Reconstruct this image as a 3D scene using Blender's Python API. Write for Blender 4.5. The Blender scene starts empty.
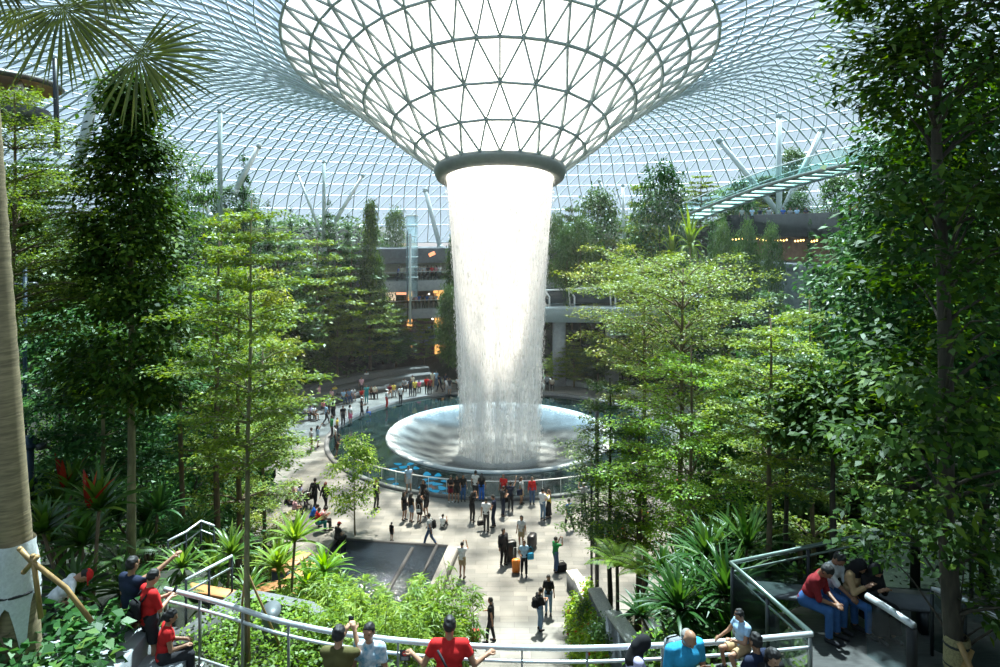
import bpy, math, random
import numpy as np
from mathutils import Vector, Matrix
R = math.radians
C = bpy.context.scene.collection
rng = np.random.default_rng(7)
random.seed(7)
# ------------------------------------------------------------------ camera
CH, FPX, HY = 16.5, 680.0, 227.0             # eye height, focal length and horizon row (level camera, lens shifted down)
cam_d = bpy.data.cameras.new('camera'); cam = bpy.data.objects.new('camera', cam_d); C.objects.link(cam)
cam.location = (0, 0, CH); cam.rotation_euler = (R(90), 0, 0); cam_d.shift_y = -(333.5 - HY) / 1000
cam_d.sensor_width = 36; cam_d.lens = FPX / 1000 * 36; cam_d.clip_end = 600; cam_d.clip_start = .05
bpy.context.scene.camera = cam
def ray(px, py):
    return np.array([(px - 500) / FPX, 1.0, (HY - py) / FPX])
def atY(px, py, Y):
    d = ray(px, py); return np.array([0, 0, CH]) + d * (Y / d[1])
def atZ(px, py, z):
    d = ray(px, py); return np.array([0, 0, CH]) + d * ((z - CH) / d[2])
def depth(Y, z): return Y
# ------------------------------------------------------------------ object helpers
def tag(o, label=None, cat=None, group=None, kind=None):
    if label: o['label'] = label
    if cat: o['category'] = cat
    if group: o['group'] = group
    if kind: o['kind'] = kind
    return o
def empty(name, loc=(0, 0, 0), rz=0, label=None, cat=None, group=None):
    o = bpy.data.objects.new(name, None); C.objects.link(o)
    o.location = loc; o.rotation_euler = (0, 0, rz); o.empty_display_size = .1
    return tag(o, label, cat, group)
def kids(o): return [c for c in CH_OF.get(o.name, [])]
CH_OF = {}
def link(name, me, parent=None):
    o = bpy.data.objects.new(name, me); C.objects.link(o)
    if parent is not None:
        o.parent = parent; CH_OF.setdefault(parent.name, []).append(o)
    return o
def copy_tree(o, parent=None):
    c = o.copy(); C.objects.link(c)
    if parent is not None:
        c.parent = parent; CH_OF.setdefault(parent.name, []).append(c)
    for ch in list(CH_OF.get(o.name, [])): copy_tree(ch, c)
    return c
def np_mesh(name, V, F, mats, rnd=None, smooth=False, midx=None):
    """V (n,3); F (m,k) int array or list of arrays of equal-width faces"""
    me = bpy.data.meshes.new(name)
    V = np.asarray(V, np.float32)
    Fs = F if isinstance(F, list) else [F]
    Fs = [np.asarray(f, np.int32) for f in Fs if len(f)]
    nl = sum(f.size for f in Fs); nf = sum(len(f) for f in Fs)
    me.vertices.add(len(V)); me.vertices.foreach_set('co', V.ravel())
    me.loops.add(nl); me.loops.foreach_set('vertex_index', np.concatenate([f.ravel() for f in Fs]))
    tot = np.concatenate([np.full(len(f), f.shape[1], np.int32) for f in Fs])
    st = np.concatenate([[0], np.cumsum(tot)[:-1]]).astype(np.int32)
    me.polygons.add(nf); me.polygons.foreach_set('loop_start', st)
    try: me.polygons.foreach_set('loop_total', tot)
    except Exception: pass
    for m in (mats if isinstance(mats, (list, tuple)) else [mats]): me.materials.append(m)
    if midx is not None: me.polygons.foreach_set('material_index', np.asarray(midx, np.int32))
    if smooth: me.polygons.foreach_set('use_smooth', np.ones(nf, bool))
    if rnd is not None:
        a = me.attributes.new('rnd', 'FLOAT', 'FACE'); a.data.foreach_set('value', np.asarray(rnd, np.float32))
    me.update(calc_edges=True)
    return me
class MB:
    def __init__(s): s.v = []; s.f = {3: [], 4: []}; s.n = 0; s.big = []
    def raw(s, V, F):
        V = np.asarray(V, float); s.v.append(V)
        for f in F:
            f = [i + s.n for i in f]
            if len(f) in (3, 4): s.f[len(f)].append(f)
            else: s.big.append(f)
        s.n += len(V); return s
    def arr(s, V, F):
        s.v.append(np.asarray(V, float)); F = np.asarray(F) + s.n
        s.f[F.shape[1]].extend(F.tolist()); s.n += len(V); return s
    def box(s, c, d, rz=0, bev=0, M=None):
        c = np.asarray(c, float); hx, hy, hz = [t / 2 for t in d]
        if bev <= 0:
            V = np.array([[x, y, z] for z in (-hz, hz) for y in (-hy, hy) for x in (-hx, hx)])
            F = [(0, 2, 3, 1), (4, 5, 7, 6), (0, 1, 5, 4), (2, 6, 7, 3), (0, 4, 6, 2), (1, 3, 7, 5)]
        else:
            b = min(bev, hx * .9, hy * .9, hz * .9)
            ring = [(-hx + b, -hy), (hx - b, -hy), (hx, -hy + b), (hx, hy - b), (hx - b, hy), (-hx + b, hy), (-hx, hy - b), (-hx, -hy + b)]
            V = []; q = 1 - b / max(hx, hy) 
            for z, k in ((-hz, 1), (-hz + b, 0), (hz - b, 0), (hz, 1)):
                for x, y in ring:
                    V.append([x - math.copysign(b * k, x) * .8, y - math.copysign(b * k, y) * .8, z])
            V = np.array(V); F = []
            for L in range(3):
                for i in range(8):
                    j = (i + 1) % 8; F.append((L * 8 + i, L * 8 + j, L * 8 + 8 + j, L * 8 + 8 + i))
            F += [tuple(range(7, -1, -1)), tuple(range(24, 32))]
        if M is not None: V = V @ np.asarray(M).T
        if rz:
            a, b_ = math.cos(rz), math.sin(rz); V = np.stack([V[:, 0] * a - V[:, 1] * b_, V[:, 0] * b_ + V[:, 1] * a, V[:, 2]], 1)
        return s.raw(V + c, F)
    def tube(s, P, rad, n=6, cap=True):
        P = np.asarray(P, float); m = len(P); rad = np.broadcast_to(np.asarray(rad, float), (m,))
        T = np.gradient(P, axis=0) if m > 2 else np.repeat((P[1:] - P[:1]), 2, 0)
        T /= np.linalg.norm(T, axis=1, keepdims=True) + 1e-9
        up = np.array([0, 0, 1.]) if abs(T[:, 2].mean()) < .9 else np.array([1., 0, 0])
        A = np.cross(T, up); A /= np.linalg.norm(A, axis=1, keepdims=True) + 1e-9
        B = np.cross(T, A); th = np.arange(n) * 2 * math.pi / n
        V = P[:, None, :] + rad[:, None, None] * (A[:, None, :] * np.cos(th)[None, :, None] + B[:, None, :] * np.sin(th)[None, :, None])
        F = []
        for i in range(m - 1):
            for j in range(n):
                k = (j + 1) % n; F.append((i * n + j, i * n + k, (i + 1) * n + k, (i + 1) * n + j))
        if cap: F += [tuple(range(n - 1, -1, -1)), tuple(range((m - 1) * n, m * n))]
        return s.raw(V.reshape(-1, 3), F)
    def lathe(s, prof, n=32, c=(0, 0, 0), a0=0, a1=2 * math.pi, closed=True):
        th = np.linspace(a0, a1, n + (0 if closed else 1), endpoint=not closed); m = len(prof)
        V = np.array([[c[0] + r * math.cos(t), c[1] + r * math.sin(t), c[2] + z] for t in th for r, z in prof]); F = []; k = len(th)
        for i in range(k if closed else k - 1):
            j = (i + 1) % k
            for q in range(m - 1): F.append((i * m + q, j * m + q, j * m + q + 1, i * m + q + 1))
        return s.raw(V, F)
    def prism(s, poly, z0, z1):
        n = len(poly); V = [(x, y, z0) for x, y in poly] + [(x, y, z1) for x, y in poly]
        F = [tuple(range(n - 1, -1, -1)), tuple(range(n, 2 * n))] + [(i, (i + 1) % n, n + (i + 1) % n, n + i) for i in range(n)]
        return s.raw(V, F)
    def ell(s, c, r, n=10, m=8):
        c = np.asarray(c, float); V = [c + (0, 0, -r[2])]
        for i in range(1, m):
            t = -math.pi / 2 + math.pi * i / m
            for j in range(n):
                a = 2 * math.pi * j / n; V.append(c + (r[0] * math.cos(t) * math.cos(a), r[1] * math.cos(t) * math.sin(a), r[2] * math.sin(t)))
        V.append(c + (0, 0, r[2])); F = []
        for j in range(n):
            k = (j + 1) % n; F.append((0, 1 + k, 1 + j)); F.append((len(V) - 1, 1 + (m - 2) * n + j, 1 + (m - 2) * n + k))
            for i in range(m - 2): F.append((1 + i * n + j, 1 + i * n + k, 1 + (i + 1) * n + k, 1 + (i + 1) * n + j))
        return s.raw(V, F)
    def mesh(s, name, mat, smooth=False):
        V = np.concatenate(s.v); Fs = [np.array(s.f[k]) for k in (3, 4) if s.f[k]]
        by = {}
        for f in s.big: by.setdefault(len(f), []).append(f)
        Fs += [np.array(v) for v in by.values()]
        return np_mesh(name, V, Fs, mat, smooth=smooth)
    def build(s, name, mat, parent=None, smooth=False, **kw):
        o = link(name, s.mesh(name, mat, smooth), parent); return tag(o, **kw)
def struct(name, mb, mat, smooth=False): return mb.build(name, mat, None, smooth, kind='structure')
# ------------------------------------------------------------------ materials
def nodes(name):
    m = bpy.data.materials.new(name); m.use_nodes = True; nt = m.node_tree; nt.nodes.clear()
    return m, nt, nt.nodes.new('ShaderNodeOutputMaterial')
def N(nt, t, **kw):
    n = nt.nodes.new('ShaderNode' + t)
    for k, v in kw.items():
        if k.startswith('i_'):
            k = k[2:]; k = int(k) if k.isdigit() else k.replace('_', ' ')
            n.inputs[k].default_value = v
        else: setattr(n, k, v)
    return n
def ramp(nt, fac, stops):
    n = nt.nodes.new('ShaderNodeValToRGB'); nt.links.new(fac, n.inputs[0]); e = n.color_ramp.elements
    while len(e) < len(stops): e.new(.5)
    for el, (p, c) in zip(e, stops): el.position = p; el.color = (*c, 1) if len(c) == 3 else c
    return n.outputs[0]
MATS = {}
def pm(name, col, rough=.6, metal=0, var=.15, scale=6, spec=.5, bump=0, stretch=None, col2=None, **kw):
    if name in MATS: return MATS[name]
    m, nt, out = nodes(name); b = N(nt, 'BsdfPrincipled'); nt.links.new(b.outputs[0], out.inputs[0])
    b.inputs['Roughness'].default_value = rough; b.inputs['Metallic'].default_value = metal
    b.inputs['Specular IOR Level'].default_value = spec
    for k, v in kw.items(): b.inputs[k.replace('_', ' ')].default_value = v
    tc = N(nt, 'TexCoord'); vec = tc.outputs['Object']
    if stretch:
        mp = N(nt, 'Mapping'); mp.inputs['Scale'].default_value = stretch; nt.links.new(vec, mp.inputs[0]); vec = mp.outputs[0]
    nz = N(nt, 'TexNoise', i_Scale=scale, i_Detail=5.0, i_Roughness=.6); nt.links.new(vec, nz.inputs['Vector'])
    c2 = col2 or tuple(min(1, c * (1 + var)) for c in col); c1 = col if col2 else tuple(c * (1 - var) for c in col)
    nt.links.new(ramp(nt, nz.outputs[0], [(.32, c1), (.68, c2)]), b.inputs['Base Color'])
    if bump:
        bp = N(nt, 'Bump', i_Strength=bump, i_Distance=.02); nt.links.new(nz.outputs[0], bp.inputs['Height']); nt.links.new(bp.outputs[0], b.inputs['Normal'])
    MATS[name] = m; return m
def leaf_mat(name, dark, mid, light, trans=.35, rough=.45, spec=.4):
    if name in MATS: return MATS[name]
    m, nt, out = nodes(name)
    at = N(nt, 'Attribute', attribute_name='rnd'); oi = N(nt, 'ObjectInfo')
    ad = N(nt, 'Math', operation='MULTIPLY_ADD', i_1=.25, i_2=-.12); nt.links.new(oi.outputs['Random'], ad.inputs[0])
    a2 = N(nt, 'Math', operation='ADD', use_clamp=True); nt.links.new(at.outputs['Fac'], a2.inputs[0]); nt.links.new(ad.outputs[0], a2.inputs[1])
    col = ramp(nt, a2.outputs[0], [(0, dark), (.5, mid), (1, light)])
    b = N(nt, 'BsdfPrincipled', i_Roughness=rough); b.inputs['Specular IOR Level'].default_value = spec
    t = N(nt, 'BsdfTranslucent'); nt.links.new(col, b.inputs['Base Color'])
    hs = N(nt, 'HueSaturation', i_Hue=.485, i_Saturation=1.1, i_Value=1.35); nt.links.new(col, hs.inputs['Color']); nt.links.new(hs.outputs[0], t.inputs[0])
    mx = N(nt, 'MixShader', i_0=trans); nt.links.new(b.outputs[0], mx.inputs[1]); nt.links.new(t.outputs[0], mx.inputs[2]); nt.links.new(mx.outputs[0], out.inputs[0])
    MATS[name] = m; return m
def emit(name, col, s):
    if name in MATS: return MATS[name]
    m, nt, out = nodes(name); e = N(nt, 'Emission', i_Strength=s); e.inputs[0].default_value = (*col, 1); nt.links.new(e.outputs[0], out.inputs[0])
    MATS[name] = m; return m
def glass_mat(name, tint, gloss=.12, diff=0, dcol=(.8, .9, 1)):
    if name in MATS: return MATS[name]
    m, nt, out = nodes(name)
    t = N(nt, 'BsdfTransparent'); t.inputs[0].default_value = (*tint, 1)
    g = N(nt, 'BsdfGlossy', i_Roughness=.08); lw = N(nt, 'LayerWeight', i_Blend=.25)
    mu = N(nt, 'Math', operation='MULTIPLY_ADD', i_1=.6, i_2=gloss * .3, use_clamp=True); nt.links.new(lw.outputs['Fresnel'], mu.inputs[0])
    mx = N(nt, 'MixShader'); nt.links.new(mu.outputs[0], mx.inputs[0]); nt.links.new(t.outputs[0], mx.inputs[1]); nt.links.new(g.outputs[0], mx.inputs[2])
    last = mx.outputs[0]
    if diff:
        d = N(nt, 'BsdfTranslucent'); d.inputs[0].default_value = (*dcol, 1); m2 = N(nt, 'MixShader', i_0=diff)
        nt.links.new(last, m2.inputs[1]); nt.links.new(d.outputs[0], m2.inputs[2]); last = m2.outputs[0]
    nt.links.new(last, out.inputs[0]); MATS[name] = m; return m
M_steel = pm('brushed steel', (.70, .72, .73), .35, .35, .06, 20)
M_roof = pm('roof steel', (.44, .50, .51), .45, .15, .08, 2)
M_roof_thin = pm('roof mullion', (.60, .68, .74), .45, .15, .08, 2)
M_dsteel = pm('dark painted steel', (.035, .04, .045), .4, .5, .1, 8)
M_col = pm('pale column paint', (.62, .68, .69), .45, 0, .05, 2)
M_stone = pm('pale granite', (.22, .215, .205), .75, 0, .3, 25, bump=.2)
M_dstone = pm('dark granite', (.13, .135, .14), .7, 0, .3, 14, bump=.2)
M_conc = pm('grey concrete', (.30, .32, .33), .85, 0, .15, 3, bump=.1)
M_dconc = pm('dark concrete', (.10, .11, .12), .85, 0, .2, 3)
M_soil = pm('dark soil', (.022, .024, .014), .95, 0, .5, 3, bump=.4)
M_bark = pm('brown bark', (.16, .115, .07), .9, 0, .4, 12, bump=.6, stretch=(1, 1, .25))
M_barkg = pm('green grey bark', (.19, .17, .09), .9, 0, .45, 10, bump=.6, stretch=(1, 1, .3))
M_barkd = pm('dark bark', (.055, .045, .032), .9, 0, .4, 12, bump=.6, stretch=(1, 1, .25))
M_bamboo = pm('bamboo cane', (.34, .21, .08), .5, 0, .3, 9, stretch=(1, 1, .3))
M_cane = pm('green cane', (.16, .19, .05), .5, 0, .3, 9, stretch=(1, 1, .3))
M_wood = pm('orange timber', (.50, .20, .06), .6, 0, .3, 8, stretch=(1, 8, 1))
M_black = pm('black rubber', (.012, .012, .013), .6, 0, .2, 10)
M_screen = pm('phone glass', (.01, .011, .013), .12, 0, .1, 5)
M_white = pm('white paint', (.8, .81, .82), .5, 0, .04, 4)
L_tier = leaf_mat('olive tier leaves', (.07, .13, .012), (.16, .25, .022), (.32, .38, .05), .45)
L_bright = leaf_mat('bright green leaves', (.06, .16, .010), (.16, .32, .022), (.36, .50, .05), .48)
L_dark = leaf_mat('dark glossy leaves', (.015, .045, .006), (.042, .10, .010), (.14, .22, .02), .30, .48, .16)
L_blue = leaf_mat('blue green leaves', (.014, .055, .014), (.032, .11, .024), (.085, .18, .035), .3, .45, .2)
L_far = leaf_mat('mid green leaves', (.03, .085, .02), (.06, .13, .03), (.13, .21, .04), .35)
L_olive = leaf_mat('yellow olive leaves', (.08, .135, .016), (.165, .245, .03), (.32, .37, .07), .42)
L_bamb = leaf_mat('bamboo leaves', (.09, .17, .02), (.20, .32, .035), (.38, .46, .07), .45)
L_strap = leaf_mat('strap leaves', (.02, .075, .012), (.06, .15, .02), (.22, .32, .05), .35, .35, .5)
L_strapd = leaf_mat('dark strap leaves', (.008, .038, .007), (.022, .085, .012), (.09, .17, .025), .3, .42, .35)
L_fan = leaf_mat('fan palm leaves', (.05, .07, .012), (.09, .12, .02), (.22, .21, .05), .3, .45)
L_ground = leaf_mat('groundcover leaves', (.07, .16, .012), (.19, .34, .03), (.42, .52, .07), .38)
L_red = leaf_mat('red leaves', (.25, .02, .01), (.4, .04, .015), (.5, .12, .03), .35)
# ------------------------------------------------------------------ terrain
PC = np.array([0, 54.6])                      # pool centre
POLY = np.array([(-14, 46), (14, 46), (13.5, 36), (6.5, 30.5), (3.3, 26.5), (3.3, 19), (-2.9, 19), (-2.9, 27), (-8.2, 27), (-8.2, 33), (-13.5, 36)], float)
def S(t): t = np.clip(t, 0, 1); return t * t * (3 - 2 * t)
def sd_plaza(x, y):
    x = np.asarray(x, float); y = np.asarray(y, float)
    d = np.full(np.broadcast(x, y).shape, 1e9); ins = np.zeros(d.shape, bool); n = len(POLY)
    for i in range(n):
        a, b = POLY[i], POLY[(i + 1) % n]; e = b - a
        wx, wy = x - a[0], y - a[1]; t = np.clip((wx * e[0] + wy * e[1]) / (e @ e), 0, 1)
        d = np.minimum(d, np.hypot(wx - t * e[0], wy - t * e[1]))
        c = ((a[1] > y) != (b[1] > y)) & (x < (b[0] - a[0]) * (y - a[1]) / (b[1] - a[1] + 1e-12) + a[0]); ins ^= c
    d = np.where(ins, -d, d)
    return np.minimum(d, np.hypot(x - PC[0], y - PC[1]) - 17.6)
def hgt(x, y):
    x = np.asarray(x, float); y = np.asarray(y, float); sd = sd_plaza(x, y)
    back = np.exp(-((x + 9) / 5.5) ** 2) * S((y - 68) / 4)        # level path running out to the shops
    hb = 16.8 * S((sd - .6) / 25) * (1 - back)
    hf = 9.3 * S((27 - y) / 13) * np.maximum(S((np.abs(x - .2) - 3.4) / 4), S((19 - y) / 9))
    return np.where(sd < .3, 0, np.maximum(hb, hf))
def hz(x, y): return float(hgt(x, y))
# ------------------------------------------------------------------ ground and plaza
def grid_mesh(x0, x1, nx, y0, y1, ny, fn):
    X, Y = np.meshgrid(np.linspace(x0, x1, nx), np.linspace(y0, y1, ny)); Z = fn(X, Y)
    V = np.stack([X.ravel(), Y.ravel(), Z.ravel()], 1); i = np.arange(nx * ny).reshape(ny, nx)
    return V, np.stack([i[:-1, :-1], i[:-1, 1:], i[1:, 1:], i[1:, :-1]], -1).reshape(-1, 4)
def terr(X, Y):
    Z = hgt(X, Y) + .12 * np.sin(X * 1.7) * np.sin(Y * 1.3)
    Z = Z - .25
    return np.where(sd_plaza(X, Y) < .2, -.35, Z)
def terr_hole(X, Y): return np.where(np.hypot(X - PC[0], Y - PC[1]) < 14.0, -3.2, terr(X, Y))
V, F = grid_mesh(-75, 75, 251, -2, 130, 221, terr_hole)
tag(link('ground', np_mesh('ground', V, F, M_soil, smooth=True)), kind='structure')
# paving: slabs with joints and gentle tone changes
m, nt, out = nodes('plaza paving'); b = N(nt, 'BsdfPrincipled', i_Roughness=.42); nt.links.new(b.outputs[0], out.inputs[0])
b.inputs['Specular IOR Level'].default_value = .5
tc = N(nt, 'TexCoord'); br = N(nt, 'TexBrick', i_Scale=1.0, i_Mortar_Size=.008, i_Brick_Width=1.2, i_Row_Height=.4, i_Bias=0.0)
br.inputs['Color1'].default_value = (.135, .14, .135, 1); br.inputs['Color2'].default_value = (.225, .222, .208, 1); br.inputs['Mortar'].default_value = (.085, .085, .08, 1)
nt.links.new(tc.outputs['Object'], br.inputs['Vector'])
mp = N(nt, 'Mapping'); mp.inputs['Scale'].default_value = (.25, 1.1, 1); nt.links.new(tc.outputs['Object'], mp.inputs[0])
nz = N(nt, 'TexNoise', i_Scale=1.6, i_Detail=6.0); nt.links.new(mp.outputs[0], nz.inputs['Vector'])
mx = N(nt, 'MixRGB', blend_type='MULTIPLY', i_0=.75); nt.links.new(br.outputs[0], mx.inputs[1])
nt.links.new(ramp(nt, nz.outputs[0], [(.33, (.62, .64, .62)), (.62, (1, 1, 1))]), mx.inputs[2]); nt.links.new(mx.outputs[0], b.inputs['Base Color'])
M_pave = m
poly = []
a0 = math.atan2(46 - PC[1], 14); rr = 17.6
aa = math.acos(14 / rr)
ring_out = [(PC[0] + rr * math.cos(t), PC[1] + rr * math.sin(t)) for t in np.linspace(-math.asin(9.4 / 17.6), math.pi + math.asin(9.4 / 17.6), 90)]
front = [tuple(p) for p in POLY[[9, 8, 7, 6, 5, 4, 3, 2]]]
front = [(-13.5, 36), (-8.2, 33), (-8.2, 27), (-2.9, 27), (-2.9, 19), (3.3, 19), (3.3, 26.5), (6.5, 30.5), (13.5, 36)]
outer = ring_out + front
RP = 13.4                                        # pool kerb radius
mb = MB()
no = len(outer); O3 = np.array([(x, y, 0.) for x, y in outer])
ang = np.array([math.atan2(y - PC[1], x - PC[0]) for x, y in outer])
I3 = np.array([(PC[0] + RP * math.cos(t), PC[1] + RP * math.sin(t), 0.) for t in ang])
# split each outer edge so the strip keeps to the circle
OO, II = [], []
for i in range(no):
    j = (i + 1) % no; da = (ang[j] - ang[i] + math.pi) % (2 * math.pi) - math.pi; k = max(1, int(abs(da) / .06))
    for q in range(k):
        t = q / k; OO.append(O3[i] * (1 - t) + O3[j] * t); th = ang[i] + da * t; II.append((PC[0] + RP * math.cos(th), PC[1] + RP * math.sin(th), 0))
n = len(OO); V = np.array(OO + II); F = [(i, (i + 1) % n, n + (i + 1) % n, n + i) for i in range(n)]
# lane part is not star-shaped: add it as its own strip
mb.raw(V, F)
V2, F2 = grid_mesh(-2.9, 3.3, 8, 18.0, 32, 12, lambda X, Y: X * 0 + .006)
mb.arr(V2, F2)
struct('floor', mb, M_pave)
# seating steps round the left and back of the plaza
mb = MB()
for k, (r0, z1) in enumerate(((17.6, .42), (19.0, .86), (20.4, 1.3))):
    mb.lathe([(r0, -.2), (r0, z1), (r0 + 1.6, z1), (r0 + 1.6, -.2)], 60, (PC[0], PC[1], 0), R(112), R(212), False)
tag(mb.build('stone_bench_steps', pm('step stone', (.075, .08, .08), .7, 0, .25, 9)), 'dark stone seating steps curving round the left edge of the plaza', 'steps')
mb = MB(); mb.lathe([(17.6, -.2), (17.6, .45), (18.6, .45), (18.6, -.2)], 50, (PC[0], PC[1], 0), R(-20), R(82), False)
tag(mb.build('stone_bench', M_conc), 'low grey stone bench curving round the plaza behind the waterfall', 'bench')
# ------------------------------------------------------------------ pool
mb = MB(); mb.lathe([(RP - .05, -1.0), (RP - .05, .16), (RP + .28, .16), (RP + .28, -.05)], 128, (PC[0], PC[1], 0))
tag(mb.build('pool_kerb', M_dstone), 'low dark stone kerb ringing the round pool', 'kerb')
m, nt, out = nodes('dark pool water'); b = N(nt, 'BsdfPrincipled', i_Roughness=.05); nt.links.new(b.outputs[0], out.inputs[0])
b.inputs['Base Color'].default_value = (.012, .026, .027, 1); b.inputs['Specular IOR Level'].default_value = .6; b.inputs['IOR'].default_value = 1.33
tc = N(nt, 'TexCoord'); nz = N(nt, 'TexNoise', i_Scale=1.5, i_Detail=4.0); nt.links.new(tc.outputs['Object'], nz.inputs['Vector'])
bp = N(nt, 'Bump', i_Strength=.12, i_Distance=.03); nt.links.new(nz.outputs[0], bp.inputs['Height']); nt.links.new(bp.outputs[0], b.inputs['Normal'])
M_pool = m
pool = empty('round_pool', (PC[0], PC[1], 0), 0, 'large round dark water pool with a pale sunken bowl under the waterfall', 'pool')
MB().lathe([(8.95, -.06), (RP, -.06)], 128).build('water', M_pool, pool, label='dark still ring of water')
m, nt, out = nodes('misty bowl'); b = N(nt, 'BsdfPrincipled', i_Roughness=.35); b.inputs['Specular IOR Level'].default_value = .04; nt.links.new(b.outputs[0], out.inputs[0])
tc = N(nt, 'TexCoord'); ln = N(nt, 'VectorMath', operation='LENGTH'); nt.links.new(tc.outputs['Object'], ln.inputs[0])
mr = N(nt, 'MapRange', i_1=3.5, i_2=8.9); nt.links.new(ln.outputs['Value'], mr.inputs[0])
nz = N(nt, 'TexNoise', i_Scale=7.0, i_Detail=8.0, i_Roughness=.75); nt.links.new(tc.outputs['Object'], nz.inputs['Vector'])
ad = N(nt, 'Math', operation='MULTIPLY_ADD', i_1=.5, i_2=-.25); nt.links.new(nz.outputs[0], ad.inputs[0])
sm = N(nt, 'Math', operation='ADD', use_clamp=True); nt.links.new(mr.outputs[0], sm.inputs[0]); nt.links.new(ad.outputs[0], sm.inputs[1])
nt.links.new(ramp(nt, sm.outputs[0], [(0, (.3, .33, .34)), (.3, (.06, .07, .075)), (.6, (.085, .105, .115)), (.86, (.17, .23, .27)), (.97, (.55, .62, .66))]), b.inputs['Base Color'])
bp = N(nt, 'Bump', i_Strength=.5, i_Distance=.08); nt.links.new(nz.outputs[0], bp.inputs['Height']); nt.links.new(bp.outputs[0], b.inputs['Normal'])
prof = [(9.05, -.3), (9.06, .02), (8.95, .12), (8.78, .10)] + [(8.78 - 5.2 * t, .10 - 1.5 * math.sin(t * math.pi / 2)) for t in np.linspace(.06, 1, 14)] + [(.02, -1.45)]
MB().lathe(prof, 128).build('bowl', m, pool, True, label='pale misty bowl with a raised clear rim')
# handrail and glass guard on the front arc of the pool
def arc(r, a0, a1, n, z, c=PC): return np.array([(c[0] + r * math.cos(t), c[1] + r * math.sin(t), z) for t in np.linspace(a0, a1, n)])
pr = empty('pool_guard_rail', (PC[0], PC[1] - 13.35, .16), 0, 'curved glass guard with a thin bright handrail along the front of the pool', 'railing')
mb = MB(); mb.tube(arc(13.5, R(221), R(326), 60, 1.12) - [PC[0], PC[1] - 13.35, .16], .035, 6); mb.build('handrail', M_white, pr)
mb = MB(); mb.lathe([(13.5, .0), (13.5, .92)], 60, (0, 13.35, 0), R(221), R(326), False); mb.build('glass_panel', glass_mat('guard glass', (.78, .90, .92), .1), pr)
for t in np.linspace(R(221), R(326), 22): mb = MB(); mb.box((13.5 * math.cos(t), 13.35 + 13.5 * math.sin(t), .46), (.03, .03, .95), t); mb.build('post', M_steel, pr)
# glowing patches added to paint a cyan sky reflection on the pool
M_cyan = emit('painted cyan reflection', (.03, .40, .72), .5)
def reflection_patch(px, py, s, first=[None]):
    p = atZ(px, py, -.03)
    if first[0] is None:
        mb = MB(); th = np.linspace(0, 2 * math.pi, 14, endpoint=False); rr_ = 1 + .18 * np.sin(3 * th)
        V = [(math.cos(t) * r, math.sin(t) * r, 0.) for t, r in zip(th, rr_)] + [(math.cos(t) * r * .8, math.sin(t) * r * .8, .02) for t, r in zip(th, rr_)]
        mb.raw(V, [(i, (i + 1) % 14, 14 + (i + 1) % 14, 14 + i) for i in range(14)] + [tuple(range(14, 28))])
        o = mb.build('painted_reflection', M_cyan); first[0] = o
        tag(o, 'small glowing cyan patch painting a sky reflection on the dark pool at front left', 'light', 'painted cyan reflections on the pool')
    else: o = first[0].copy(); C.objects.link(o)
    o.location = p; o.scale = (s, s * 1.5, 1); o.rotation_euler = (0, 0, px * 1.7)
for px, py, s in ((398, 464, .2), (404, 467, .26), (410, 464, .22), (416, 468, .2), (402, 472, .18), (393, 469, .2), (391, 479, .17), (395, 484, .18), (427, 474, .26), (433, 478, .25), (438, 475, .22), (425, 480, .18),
                  (430, 483, .2), (437, 484, .24), (444, 481, .16), (428, 489, .2), (435, 491, .22), (442, 488, .25), (446, 494, .18), (439, 497, .16), (449, 488, .15), (421, 487, .14)): reflection_patch(px, py, s)
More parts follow.
